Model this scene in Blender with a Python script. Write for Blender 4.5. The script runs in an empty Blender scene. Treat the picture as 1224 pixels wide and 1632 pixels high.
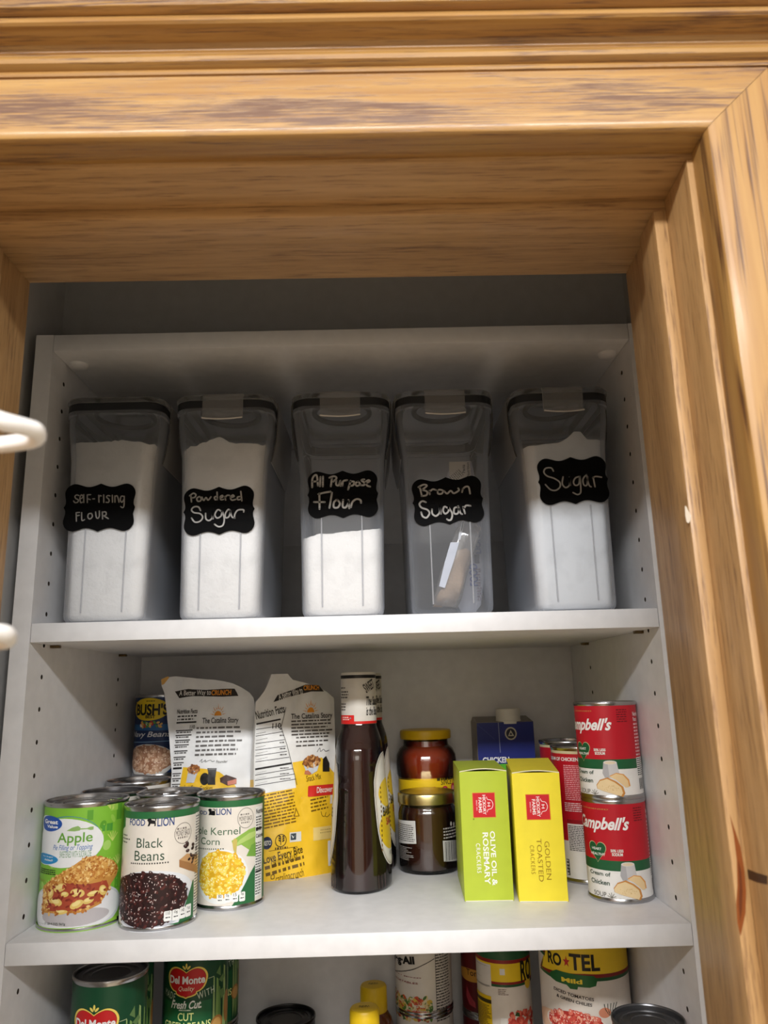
import bpy, bmesh, math, random
from mathutils import Vector, Matrix, noise
random.seed(7)
S = 0.001
OX, OZ = 313.0, 1500.0

def W(x, y, z):
    return Vector(((x - OX) * S, y * S, (z + OZ) * S))

sc = bpy.context.scene
COL = sc.collection

# ------------------------------------------------------------------ camera
cd = bpy.data.cameras.new('camera')
cam = bpy.data.objects.new('camera', cd)
COL.objects.link(cam)
_p, _y, _r = 0.2284, 0.0121, -0.0258
_f = Vector((math.sin(_y) * math.cos(_p), math.cos(_y) * math.cos(_p), math.sin(_p)))
_rt = Vector((math.cos(_y), -math.sin(_y), 0))
_up = _rt.cross(_f)
_R = _rt * math.cos(_r) + _up * math.sin(_r)
_U = -_rt * math.sin(_r) + _up * math.cos(_r)
cam.matrix_world = Matrix((( _R.x, _U.x, -_f.x, 0), (_R.y, _U.y, -_f.y, 0), (_R.z, _U.z, -_f.z, 0), (0, 0, 0, 1)))
CAMP = (344.92, -761.44, 217.2)
cam.location = W(*CAMP)
cd.sensor_width = 36
cd.lens = 1207.2 / 1632 * 36
cd.clip_start = 0.02
cd.dof.use_dof = True
cd.dof.focus_distance = 0.84
cd.dof.aperture_fstop = 11
sc.camera = cam

# ------------------------------------------------------------------ world, lights, exposure
wd = bpy.data.worlds.new('world')
sc.world = wd
wd.use_nodes = True
wd.node_tree.nodes['Background'].inputs[0].default_value = (1.0, 0.93, 0.84, 1)
wd.node_tree.nodes['Background'].inputs[1].default_value = 0.05
LX, LY, LZ = 350.0, -1560.0, 985.0
ld = bpy.data.lights.new('ceiling_lamp', 'AREA')
ld.shape = 'RECTANGLE'
ld.size, ld.size_y = 1.5, 0.15
ld.energy = 67
ld.color = (0.97, 0.985, 1.0)
lo = bpy.data.objects.new('ceiling_lamp', ld)
COL.objects.link(lo)
lo.location = W(LX, LY, LZ)
lo.rotation_euler = (math.radians(22), 0, 0)
l2 = bpy.data.lights.new('fill_light_rear', 'AREA')  # added soft fill behind the camera to lift the shadows, not a known lamp
l2.shape = 'RECTANGLE'
l2.size, l2.size_y = 1.2, 1.2
l2.energy = 10
l2.color = (1.0, 0.95, 0.88)
lo2 = bpy.data.objects.new('fill_light_rear', l2)
COL.objects.link(lo2)
lo2.location = W(300, -2500, 985)
sc.view_settings.view_transform = 'Standard'
sc.view_settings.look = 'None'
sc.view_settings.gamma = 1
sc.view_settings.use_curve_mapping = False
sc.view_settings.exposure = 0.0

# ------------------------------------------------------------------ materials
def lin(c):
    return tuple(((v / 255) / 12.92 if v / 255 <= 0.04045 else ((v / 255 + 0.055) / 1.055) ** 2.4) for v in c)

_MC = {}
def mat(c, rough=0.5, metal=0.0, spec=0.5, coat=0.0):
    k = (tuple(c), rough, metal, spec, coat)
    if k in _MC:
        return _MC[k]
    m = bpy.data.materials.new('surface_%02x%02x%02x' % tuple(int(v) for v in c))
    m.use_nodes = True
    nt = m.node_tree
    b = nt.nodes['Principled BSDF']
    b.inputs['Roughness'].default_value = rough
    b.inputs['Metallic'].default_value = metal
    b.inputs['Specular IOR Level'].default_value = spec
    b.inputs['Coat Weight'].default_value = coat
    b.inputs['Coat Roughness'].default_value = 0.08
    l = lin(c)
    n = nt.nodes.new('ShaderNodeTexNoise')
    n.inputs['Scale'].default_value = 60
    n.inputs['Detail'].default_value = 3
    tc = nt.nodes.new('ShaderNodeTexCoord')
    nt.links.new(tc.outputs['Object'], n.inputs['Vector'])
    r = nt.nodes.new('ShaderNodeValToRGB')
    r.color_ramp.elements[0].position = 0.3
    r.color_ramp.elements[1].position = 0.7
    r.color_ramp.elements[0].color = tuple(v * 0.955 for v in l) + (1,)
    r.color_ramp.elements[1].color = tuple(min(1, v * 1.03) for v in l) + (1,)
    nt.links.new(n.outputs['Fac'], r.inputs['Fac'])
    nt.links.new(r.outputs['Color'], b.inputs['Base Color'])
    _MC[k] = m
    return m

def paper(c):
    return mat(c, 0.42, 0, 0.4)

def wood(name, light, mid, dark, along, rough=0.42, coat=0.22, fine=1.0, cath=1.0, seed=0.0, lines=0.035, pl=30):
    """varnished wood; along = index of the grain axis in object space"""
    m = bpy.data.materials.new(name)
    m.use_nodes = True
    nt = m.node_tree
    N = nt.nodes.new
    L = nt.links.new
    b = nt.nodes['Principled BSDF']
    tc = N('ShaderNodeTexCoord')
    def mp(scale_along, scale_across, off):
        q = N('ShaderNodeMapping')
        s = [scale_across] * 3
        s[along] = scale_along
        q.inputs['Scale'].default_value = s
        q.inputs['Location'].default_value = (off + seed, off * 1.7 + seed, off * 0.3)
        L(tc.outputs['Object'], q.inputs['Vector'])
        return q
    big = N('ShaderNodeTexNoise')
    big.inputs['Scale'].default_value = 1
    big.inputs['Detail'].default_value = 2
    L(mp(2.6, 26, 3.1).outputs[0], big.inputs['Vector'])
    rings = N('ShaderNodeMath'); rings.operation = 'MULTIPLY'; rings.inputs[1].default_value = 60
    L(big.outputs['Fac'], rings.inputs[0])
    sn = N('ShaderNodeMath'); sn.operation = 'SINE'
    L(rings.outputs[0], sn.inputs[0])
    pores = N('ShaderNodeTexNoise')
    pores.inputs['Scale'].default_value = 1
    pores.inputs['Detail'].default_value = 4
    pores.inputs['Roughness'].default_value = 0.65
    L(mp(pl, 900 * fine, 1.3).outputs[0], pores.inputs['Vector'])
    mid_n = N('ShaderNodeTexNoise')
    mid_n.inputs['Scale'].default_value = 1
    mid_n.inputs['Detail'].default_value = 3
    L(mp(7, 260 * fine, 7.7).outputs[0], mid_n.inputs['Vector'])
    # base tone from mid noise
    r1 = N('ShaderNodeValToRGB')
    r1.color_ramp.elements[0].position = 0.3; r1.color_ramp.elements[1].position = 0.68
    r1.color_ramp.elements[0].color = lin(mid) + (1,)
    r1.color_ramp.elements[1].color = lin(light) + (1,)
    L(mid_n.outputs['Fac'], r1.inputs['Fac'])
    # dark grain where ring is high and pores agree
    msk = N('ShaderNodeMapRange'); msk.inputs[1].default_value = 0.52; msk.inputs[2].default_value = 0.66; msk.inputs[3].default_value = 0.0; msk.inputs[4].default_value = 0.17 * cath
    patch = N('ShaderNodeTexNoise'); patch.inputs['Scale'].default_value = 1; patch.inputs['Detail'].default_value = 1
    L(mp(4.2, 34, 11.3).outputs[0], patch.inputs['Vector']); L(patch.outputs['Fac'], msk.inputs[0])
    a = N('ShaderNodeMath'); a.operation = 'MULTIPLY_ADD'; a.inputs[1].default_value = lines
    L(sn.outputs[0], a.inputs[0]); L(msk.outputs[0], a.inputs[2])
    s2 = N('ShaderNodeMath'); s2.operation = 'ADD'
    L(a.outputs[0], s2.inputs[0]); L(pores.outputs['Fac'], s2.inputs[1])
    r2 = N('ShaderNodeValToRGB')
    r2.color_ramp.elements[0].position = 0.53; r2.color_ramp.elements[1].position = 0.72
    r2.color_ramp.elements[0].color = (0, 0, 0, 1); r2.color_ramp.elements[1].color = (1, 1, 1, 1)
    L(s2.outputs[0], r2.inputs['Fac'])
    mx = N('ShaderNodeMix'); mx.data_type = 'RGBA'
    L(r2.outputs['Color'], mx.inputs['Factor'])
    L(r1.outputs['Color'], mx.inputs[6])
    mx.inputs[7].default_value = lin(dark) + (1,)
    L(mx.outputs[2], b.inputs['Base Color'])
    b.inputs['Roughness'].default_value = rough
    b.inputs['Coat Weight'].default_value = coat
    b.inputs['Coat Roughness'].default_value = 0.16
    bp = N('ShaderNodeBump'); bp.inputs['Strength'].default_value = 0.25; bp.inputs['Distance'].default_value = 0.0006
    inv = N('ShaderNodeMath'); inv.operation = 'SUBTRACT'; inv.inputs[0].default_value = 1
    L(r2.outputs['Color'], inv.inputs[1]); L(inv.outputs[0], bp.inputs['Height'])
    L(bp.outputs[0], b.inputs['Normal'])
    return m

def clear_plastic(name, tint=(0.9, 0.91, 0.92), haze=0.10, hazecol=(0.75, 0.77, 0.8), rough=0.12, edge=1.35, rim=0.45):
    m = bpy.data.materials.new(name)
    m.use_nodes = True
    nt = m.node_tree
    N = nt.nodes.new; L = nt.links.new
    for n in list(nt.nodes):
        if n.type == 'BSDF_PRINCIPLED':
            nt.nodes.remove(n)
    out = [n for n in nt.nodes if n.type == 'OUTPUT_MATERIAL'][0]
    t = N('ShaderNodeBsdfTransparent'); t.inputs[0].default_value = tint + (1,)
    d = N('ShaderNodeBsdfDiffuse'); d.inputs[0].default_value = hazecol + (1,)
    tl = N('ShaderNodeBsdfTranslucent'); tl.inputs[0].default_value = hazecol + (1,)
    dm = N('ShaderNodeMixShader'); dm.inputs[0].default_value = 0.4
    L(d.outputs[0], dm.inputs[1]); L(tl.outputs[0], dm.inputs[2])
    lw = N('ShaderNodeLayerWeight'); lw.inputs[0].default_value = 0.35
    ma = N('ShaderNodeMath'); ma.operation = 'MULTIPLY_ADD'; ma.inputs[1].default_value = rim; ma.inputs[2].default_value = haze
    L(lw.outputs['Facing'], ma.inputs[0])
    m1 = N('ShaderNodeMixShader'); L(ma.outputs[0], m1.inputs[0]); L(t.outputs[0], m1.inputs[1]); L(dm.outputs[0], m1.inputs[2])
    g = N('ShaderNodeBsdfGlossy'); g.inputs['Roughness'].default_value = rough
    fr = N('ShaderNodeFresnel'); fr.inputs[0].default_value = edge
    m2 = N('ShaderNodeMixShader'); L(fr.outputs[0], m2.inputs[0]); L(m1.outputs[0], m2.inputs[1]); L(g.outputs[0], m2.inputs[2])
    L(m2.outputs[0], out.inputs[0])
    return m

def liquid_glass(name, c, rough=0.06):
    return mat(c, rough, 0, 0.55, 1.0)

def powder(name, c, bump=0.4):
    m = bpy.data.materials.new(name)
    m.use_nodes = True
    nt = m.node_tree
    N = nt.nodes.new; L = nt.links.new
    b = nt.nodes['Principled BSDF']
    b.inputs['Roughness'].default_value = 0.95
    b.inputs['Specular IOR Level'].default_value = 0.1
    tc = N('ShaderNodeTexCoord')
    n = N('ShaderNodeTexNoise'); n.inputs['Scale'].default_value = 45; n.inputs['Detail'].default_value = 6
    L(tc.outputs['Object'], n.inputs['Vector'])
    r = N('ShaderNodeValToRGB')
    l = lin(c)
    r.color_ramp.elements[0].position = 0.3; r.color_ramp.elements[1].position = 0.5
    r.color_ramp.elements[0].color = tuple(v * 0.9 for v in l) + (1,)
    r.color_ramp.elements[1].color = l + (1,)
    L(n.outputs['Fac'], r.inputs['Fac']); L(r.outputs['Color'], b.inputs['Base Color'])
    n2 = N('ShaderNodeTexNoise'); n2.inputs['Scale'].default_value = 300; n2.inputs['Detail'].default_value = 4
    L(tc.outputs['Object'], n2.inputs['Vector'])
    bp = N('ShaderNodeBump'); bp.inputs['Strength'].default_value = bump; bp.inputs['Distance'].default_value = 0.002
    L(n2.outputs['Fac'], bp.inputs['Height']); L(bp.outputs[0], b.inputs['Normal'])
    return m

OAK_L, OAK_M, OAK_D = (168, 129, 72), (145, 103, 52), (99, 68, 48)
M_oak_x = wood('oak_head', OAK_L, OAK_M, OAK_D, 0)
M_oak_z = wood('oak_side', OAK_L, OAK_M, (84, 52, 28), 2, rough=0.5, coat=0.12, seed=4.0, fine=0.42, cath=0.0, lines=0.085, pl=5)
JB_L, JB_M, JB_D = (182, 143, 94), (160, 122, 76), (116, 82, 50)
M_jamb_x = wood('jamb_head', JB_L, JB_M, JB_D, 0, rough=0.5, coat=0.1, fine=0.7, cath=0.3, seed=2.2, lines=0.02)
M_jamb_z = wood('jamb_side', JB_L, JB_M, JB_D, 2, rough=0.5, coat=0.08, fine=0.6, cath=0.2, seed=9.2, lines=0.02)
M_mel = mat((233, 232, 233), 0.38, 0, 0.45)
M_dark = mat((22, 20, 18), 0.8)
M_steel = mat((176, 176, 178), 0.24, 1.0)
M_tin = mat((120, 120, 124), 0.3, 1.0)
M_gold = mat((196, 182, 128), 0.28, 1.0)
M_pin = mat((120, 100, 70), 0.35, 0.9)

# ------------------------------------------------------------------ mesh helpers (all in mm)
def link(name, me, parent=None, loc=None):
    o = bpy.data.objects.new(name, me)
    COL.objects.link(o)
    if parent is not None:
        o.parent = parent
    if loc is not None:
        o.location = loc
    return o

def build(name, verts, faces, mats, parent=None, smooth=False, fm=None, loc=None, sharp=None):
    me = bpy.data.meshes.new(name)
    me.from_pydata([Vector(v) * S for v in verts], [], faces)
    if not isinstance(mats, (list, tuple)):
        mats = [mats]
    for m in mats:
        me.materials.append(m)
    if fm:
        for p, i in zip(me.polygons, fm):
            p.material_index = i
    if smooth:
        for p in me.polygons:
            p.use_smooth = True
        if sharp:
            me.set_sharp_from_angle(angle=math.radians(sharp))
    me.update()
    return link(name, me, parent, loc)

def from_bm(name, bm, mats, parent=None, smooth=False, sharp=30, loc=None):
    me = bpy.data.meshes.new(name)
    for v in bm.verts:
        v.co *= S
    bm.to_mesh(me)
    bm.free()
    if not isinstance(mats, (list, tuple)):
        mats = [mats]
    for m in mats:
        me.materials.append(m)
    if smooth:
        for p in me.polygons:
            p.use_smooth = True
        me.set_sharp_from_angle(angle=math.radians(sharp))
    return link(name, me, parent, loc)

def box_bm(bm, x0, x1, y0, y1, z0, z1, bev=0.0, seg=2):
    r = bmesh.ops.create_cube(bm, size=1)
    vs = r['verts']
    for v in vs:
        v.co = Vector((x0 + (v.co.x + .5) * (x1 - x0), y0 + (v.co.y + .5) * (y1 - y0), z0 + (v.co.z + .5) * (z1 - z0)))
    if bev > 0:
        es = list({e for v in vs for e in v.link_edges})
        bmesh.ops.bevel(bm, geom=es, offset=bev, segments=seg, profile=0.5, affect='EDGES')

def box(name, x0, x1, y0, y1, z0, z1, m, parent=None, bev=0.0, loc=None):
    bm = bmesh.new()
    box_bm(bm, x0, x1, y0, y1, z0, z1, bev)
    return from_bm(name, bm, m, parent, smooth=bev > 0, loc=loc)

def lathe(name, prof, m, parent=None, seg=64, sx=1.0, sy=1.0, off=(0, 0), sharp=35):
    vs, fs = [], []
    n = len(prof)
    for i in range(seg):
        a = 2 * math.pi * i / seg
        for r, z in prof:
            vs.append((off[0] + r * math.sin(a) * sx, off[1] - r * math.cos(a) * sy, z))
    for i in range(seg):
        j = (i + 1) % seg
        for k in range(n - 1):
            a, b, c, d = i * n + k, j * n + k, j * n + k + 1, i * n + k + 1
            if prof[k][0] < 1e-6:
                fs.append((a, c, d))
            elif prof[k + 1][0] < 1e-6:
                fs.append((a, b, d))
            else:
                fs.append((a, b, c, d))
    bm = bmesh.new()
    bv = [bm.verts.new(v) for v in vs]
    for f in fs:
        try:
            bm.faces.new([bv[i] for i in f])
        except ValueError:
            pass
    bmesh.ops.remove_doubles(bm, verts=bm.verts, dist=1e-4)
    bmesh.ops.recalc_face_normals(bm, faces=bm.faces)
    return from_bm(name, bm, m, parent, smooth=True, sharp=sharp)

def tube_bm(bm, pts, r, seg=12, closed=False, caps=True):
    pts = [Vector(p) for p in pts]
    n = len(pts)
    rings = []
    prev = None
    for i, p in enumerate(pts):
        if closed:
            t = pts[(i + 1) % n] - pts[i - 1]
        else:
            t = pts[min(i + 1, n - 1)] - pts[max(i - 1, 0)]
        t.normalize()
        if prev is None:
            a = Vector((0, 0, 1)) if abs(t.z) < .9 else Vector((1, 0, 0))
            u = t.cross(a).normalized()
        else:
            u = (prev - t * prev.dot(t)).normalized()
        prev = u
        w = t.cross(u)
        rings.append([bm.verts.new(p + (u * math.cos(2 * math.pi * k / seg) + w * math.sin(2 * math.pi * k / seg)) * r) for k in range(seg)])
    m = n if closed else n - 1
    for i in range(m):
        A, B = rings[i], rings[(i + 1) % n]
        for k in range(seg):
            bm.faces.new((A[k], A[(k + 1) % seg], B[(k + 1) % seg], B[k]))
    if caps and not closed:
        bm.faces.new(rings[0][::-1]); bm.faces.new(rings[-1])

def tube(name, pts, r, m, parent=None, seg=12, closed=False):
    bm = bmesh.new()
    tube_bm(bm, pts, r, seg, closed)
    bmesh.ops.recalc_face_normals(bm, faces=bm.faces)
    return from_bm(name, bm, m, parent, smooth=True, sharp=60)

def rrect(hw, hd, r, n=6):
    pts = []
    for cx, cy, a0 in ((hw - r, hd - r, 0), (-(hw - r), hd - r, 90), (-(hw - r), -(hd - r), 180), (hw - r, -(hd - r), 270)):
        for i in range(n + 1):
            a = math.radians(a0 + 90 * i / n)
            pts.append((cx + r * math.cos(a), cy + r * math.sin(a)))
    return pts

def loft(name, secs, m, parent=None, cap0=True, cap1=False, n=6, sharp=35, off=(0, 0)):
    """secs: (hw, hd, r, z)"""
    bm = bmesh.new()
    rings = []
    for hw, hd, r, z in secs:
        rings.append([bm.verts.new((x + off[0], y + off[1], z)) for x, y in rrect(hw, hd, r, n)])
    k = len(rings[0])
    for A, B in zip(rings, rings[1:]):
        for i in range(k):
            bm.faces.new((A[i], A[(i + 1) % k], B[(i + 1) % k], B[i]))
    if cap0:
        bm.faces.new(rings[0][::-1])
    if cap1:
        bm.faces.new(rings[-1])
    return from_bm(name, bm, m, parent, smooth=True, sharp=sharp)

def thing(name, label, cat, x, y, z, rz=0, group=None):
    o = bpy.data.objects.new(name, None)
    COL.objects.link(o)
    o.empty_display_size = 0.02
    o.location = W(x, y, z)
    o.rotation_euler = (0, 0, rz)
    o['label'] = label
    o['category'] = cat
    if group:
        o['group'] = group
    return o

def tag(o, label, cat, group=None, kind=None):
    o['label'] = label; o['category'] = cat
    if group: o['group'] = group
    if kind: o['kind'] = kind
    return o

def struct(o):
    o['kind'] = 'structure'
    return o

def dup(root, x, y, z, label, rz=0, group=None):
    r = root.copy(); COL.objects.link(r)
    r.location = W(x, y, z); r.rotation_euler = (0, 0, rz); r['label'] = label
    if group: r['group'] = group
    for ch in list(root.children):
        c = ch.copy(); COL.objects.link(c); c.parent = r
        for g in list(ch.children):
            d = g.copy(); COL.objects.link(d); d.parent = c
    return r

# ------------------------------------------------------------------ printed artwork (flat shapes laid on a surface)
_GC = {}
def glyphs(s, bold=0.0, shear=0.0, space=1.0):
    k = (s, bold, shear, space)
    if k not in _GC:
        c = bpy.data.curves.new('t', 'FONT')
        c.body = s; c.offset = bold; c.shear = shear; c.resolution_u = 4; c.space_character = space
        o = bpy.data.objects.new('t', c)
        me = bpy.data.meshes.new_from_object(o)
        vs = [(v.co.x, v.co.y) for v in me.vertices]
        fs = [tuple(p.vertices) for p in me.polygons]
        bpy.data.objects.remove(o); bpy.data.curves.remove(c); bpy.data.meshes.remove(me)
        _GC[k] = (vs, fs)
    return _GC[k]

class Art:
    def __init__(self):
        self.f = []          # (verts2d, faces, color, layer)
    def poly(self, pts, c, L=1):
        a = sum(pts[i][0] * pts[(i + 1) % len(pts)][1] - pts[(i + 1) % len(pts)][0] * pts[i][1] for i in range(len(pts)))
        p = list(pts) if a > 0 else list(pts)[::-1]
        self.f.append((p, [tuple(range(len(p)))], c, L))
    def rect(self, x0, y0, x1, y1, c, L=1):
        x0, x1 = min(x0, x1), max(x0, x1); y0, y1 = min(y0, y1), max(y0, y1)
        self.poly([(x0, y0), (x1, y0), (x1, y1), (x0, y1)], c, L)
    def rb(self, b, c, L=1):
        self.rect(b[0][0], b[0][1], b[1][0], b[1][1], c, L)
    def rr(self, b, c, L=1, r=1.0):
        x0, x1 = sorted((b[0][0], b[1][0])); y0, y1 = sorted((b[0][1], b[1][1]))
        cx, cy = (x0 + x1) / 2, (y0 + y1) / 2
        self.poly([(cx + x, cy + y) for x, y in rrect((x1 - x0) / 2, (y1 - y0) / 2, r, 4)], c, L)
    def ell(self, cx, cy, rx, ry, c, L=1, rot=0.0, n=20):
        ca, sa = math.cos(rot), math.sin(rot)
        self.poly([(cx + rx * math.cos(t) * ca - ry * math.sin(t) * sa, cy + rx * math.cos(t) * sa + ry * math.sin(t) * ca)
                   for t in [2 * math.pi * i / n for i in range(n)]], c, L)
    def eb(self, b, c, L=1, rot=0.0, n=32):
        self.ell((b[0][0] + b[1][0]) / 2, (b[0][1] + b[1][1]) / 2, abs(b[1][0] - b[0][0]) / 2, abs(b[1][1] - b[0][1]) / 2, c, L, rot, n)
    def line(self, p, q, w, c, L=2):
        dx, dy = q[0] - p[0], q[1] - p[1]
        d = math.hypot(dx, dy) or 1e-6
        nx, ny = -dy / d * w / 2, dx / d * w / 2
        self.poly([(p[0] + nx, p[1] + ny), (p[0] - nx, p[1] - ny), (q[0] - nx, q[1] - ny), (q[0] + nx, q[1] + ny)], c, L)
    def stroke(self, pts, w, c, L=2, smooth=True):
        if smooth and len(pts) > 2:
            pts = catmull(pts, 5)
        V, F = [], []
        n = len(pts)
        for i, p in enumerate(pts):
            a = pts[max(i - 1, 0)]; b = pts[min(i + 1, n - 1)]
            dx, dy = b[0] - a[0], b[1] - a[1]
            d = math.hypot(dx, dy) or 1e-6
            V += [(p[0] - dy / d * w / 2, p[1] + dx / d * w / 2), (p[0] + dy / d * w / 2, p[1] - dx / d * w / 2)]
        for i in range(n - 1):
            F.append((2 * i, 2 * i + 1, 2 * i + 3, 2 * i + 2))
        self.f.append((V, F, c, L))
        for e in (pts[0], pts[-1]):
            self.ell(e[0], e[1], w / 2, w / 2, c, L, n=8)
    def ring(self, cx, cy, rx, ry, w, c, L=2):
        self.stroke([(cx + rx * math.cos(t), cy + ry * math.sin(t)) for t in [2 * math.pi * i / 28 for i in range(29)]], w, c, L, False)
    def text(self, s, b, c, bold=0.0, shear=0.0, L=3, rot=0.0, space=1.0):
        """fit the ink of s into the box b = [(u0,v0),(u1,v1)] (rot turns the fitted text about the box centre)"""
        vs, fs = glyphs(s, bold, shear, space)
        x0 = min(v[0] for v in vs); x1 = max(v[0] for v in vs); y0 = min(v[1] for v in vs); y1 = max(v[1] for v in vs)
        cx, cy = (b[0][0] + b[1][0]) / 2, (b[0][1] + b[1][1]) / 2
        w, h = abs(b[1][0] - b[0][0]), abs(b[1][1] - b[0][1])
        q = abs(math.sin(rot)) > 0.9
        if q:
            w, h = h, w
        ca, sa = math.cos(rot), math.sin(rot)
        V = []
        for x, y in vs:
            a = ((x - x0) / (x1 - x0) - .5) * w
            d = ((y - y0) / (y1 - y0) - .5) * h
            V.append((cx + a * ca - d * sa, cy + a * sa + d * ca))
        self.f.append((V, fs, c, L))
    def bars(self, b, rows, c, fill=0.55, L=2, seed=1, ragged=0.2, rot=0.0, word=3.5):
        """rows of unreadable small print"""
        rn = random.Random(seed)
        x0, x1 = sorted((b[0][0], b[1][0])); y0, y1 = sorted((b[0][1], b[1][1]))
        cx, cy = (x0 + x1) / 2, (y0 + y1) / 2
        ca, sa = math.cos(rot), math.sin(rot)
        dy = (y1 - y0) / rows
        for i in range(rows):
            y = y1 - dy * (i + .5)
            x = x0
            end = x1 - (x1 - x0) * ragged * rn.random()
            while x < end:
                w = min(word * (.3 + rn.random()), end - x)
                P = [(x, y - dy * fill / 2), (x + w, y - dy * fill / 2), (x + w, y + dy * fill / 2), (x, y + dy * fill / 2)]
                self.poly([(cx + (p[0] - cx) * ca - (p[1] - cy) * sa, cy + (p[0] - cx) * sa + (p[1] - cy) * ca) for p in P], c, L)
                x += w + dy * 0.3
    def scatter(self, inside, b, n, size, cols, L=2, seed=1, asp=1.6, hi=None, hs=0.3):
        rn = random.Random(seed)
        x0, x1 = sorted((b[0][0], b[1][0])); y0, y1 = sorted((b[0][1], b[1][1]))
        for i in range(n):
            x, y = rn.uniform(x0, x1), rn.uniform(y0, y1)
            if not inside(x, y):
                continue
            r = size * rn.uniform(.8, 1.2)
            a = rn.uniform(0, 3.14)
            self.ell(x, y, r * asp ** .5, r / asp ** .5, rn.choice(cols), L + (i % 6) * 0.25, a, 10)
            if hi and rn.random() < .6:
                self.ell(x - r * .2, y + r * .3, r * hs * 1.5, r * hs * .7, hi, L + 1.7, a, 6)
    def fillpoly(self, poly, n, size, cols, L=2, seed=1, asp=1.6, hi=None, hs=.3):
        xs = [p[0] for p in poly]; ys = [p[1] for p in poly]
        def ins(x, y):
            c = False
            for i in range(len(poly)):
                (x0, y0), (x1, y1) = poly[i], poly[i - 1]
                if (y0 > y) != (y1 > y) and x < (x1 - x0) * (y - y0) / (y1 - y0) + x0:
                    c = not c
            return c
        self.scatter(ins, [(min(xs), min(ys)), (max(xs), max(ys))], n, size, cols, L, seed, asp, hi, hs)
    def build(self, name, mp, parent=None, du=None, dv=None, smooth=True):
        cols = []
        bm = bmesh.new()
        umin = vmin = 1e9; umax = vmax = -1e9
        for V, F, c, L in self.f:
            if c not in cols:
                cols.append(c)
            mi = cols.index(c)
            bv = [bm.verts.new((x, y, L)) for x, y in V]
            for x, y in V:
                umin = min(umin, x); umax = max(umax, x); vmin = min(vmin, y); vmax = max(vmax, y)
            for f in F:
                try:
                    fc = bm.faces.new([bv[i] for i in f]); fc.material_index = mi
                except ValueError:
                    pass
        ng = [f for f in bm.faces if len(f.verts) > 4]
        if ng:
            bmesh.ops.triangulate(bm, faces=ng)
        if du:
            k = math.floor(umin / du) + 1
            while k * du < umax - 1e-6:
                bmesh.ops.bisect_plane(bm, geom=bm.verts[:] + bm.edges[:] + bm.faces[:], dist=1e-5, plane_co=(k * du, 0, 0), plane_no=(1, 0, 0))
                k += 1
        if dv:
            k = math.floor(vmin / dv) + 1
            while k * dv < vmax - 1e-6:
                bmesh.ops.bisect_plane(bm, geom=bm.verts[:] + bm.edges[:] + bm.faces[:], dist=1e-5, plane_co=(0, k * dv, 0), plane_no=(0, 1, 0))
                k += 1
        for v in bm.verts:
            v.co = Vector(mp(v.co.x, v.co.y, v.co.z))
        ms = [c if isinstance(c, bpy.types.Material) else paper(c) for c in cols]
        return from_bm(name, bm, ms, parent, smooth=smooth, sharp=60)

def catmull(pts, k):
    out = []
    n = len(pts)
    for i in range(n - 1):
        p0, p1, p2, p3 = pts[max(i - 1, 0)], pts[i], pts[i + 1], pts[min(i + 2, n - 1)]
        for j in range(k):
            t = j / k
            out.append(tuple(0.5 * (2 * p1[d] + (p2[d] - p0[d]) * t + (2 * p0[d] - 5 * p1[d] + 4 * p2[d] - p3[d]) * t * t + (3 * p1[d] - p0[d] - 3 * p2[d] + p3[d]) * t ** 3) for d in (0, 1)))
    out.append(pts[-1])
    return out

def ext(b, frac):
    """widen a box leftwards: only the right-hand frac of the lettering shows in the survey"""
    x1, x0 = max(b[0][0], b[1][0]), min(b[0][0], b[1][0])
    return [(x1 - (x1 - x0) / frac, b[0][1]), (x1, b[1][1])]

def cyl(r, gap=0.1, step=0.16):
    def f(u, v, l):
        R = r + gap + l * step
        return (R * math.sin(u / r), -R * math.cos(u / r), v)
    return f

# ------------------------------------------------------------------ room shell and door frame
KD = 0.77
def D(x, y, z):
    """door-frame survey coordinates -> place"""
    return (CAMP[0] + (x - CAMP[0]) * KD, CAMP[1] + (y - CAMP[1]) * KD, CAMP[2] + (z - CAMP[2]) * KD)

def wprism(name, pts8, m, bev=0.0):
    bm = bmesh.new()
    o = Vector(D(*pts8[0]))
    vs = [bm.verts.new(Vector(D(*p)) - o) for p in pts8]
    for f in ((0, 3, 2, 1), (4, 5, 6, 7), (0, 1, 5, 4), (1, 2, 6, 5), (2, 3, 7, 6), (3, 0, 4, 7)):
        bm.faces.new([vs[i] for i in f])
    if bev:
        bmesh.ops.bevel(bm, geom=bm.edges[:], offset=bev, segments=2, profile=.5, affect='EDGES')
    bmesh.ops.recalc_face_normals(bm, faces=bm.faces)
    return struct(from_bm(name, bm, m, None, smooth=bev > 0, loc=W(*o)))

def wbox(name, x0, x1, y0, y1, z0, z1, m, bev=0.0):
    return wprism(name, [(x0, y0, z0), (x1, y0, z0), (x1, y1, z0), (x0, y1, z0), (x0, y0, z1), (x1, y0, z1), (x1, y1, z1), (x0, y1, z1)], m, bev)

def sbox(name, x0, x1, y0, y1, z0, z1, m):
    return struct(box(name, 0, x1 - x0, 0, y1 - y0, 0, z1 - z0, m, None, loc=W(x0, y0, z0)))

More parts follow.
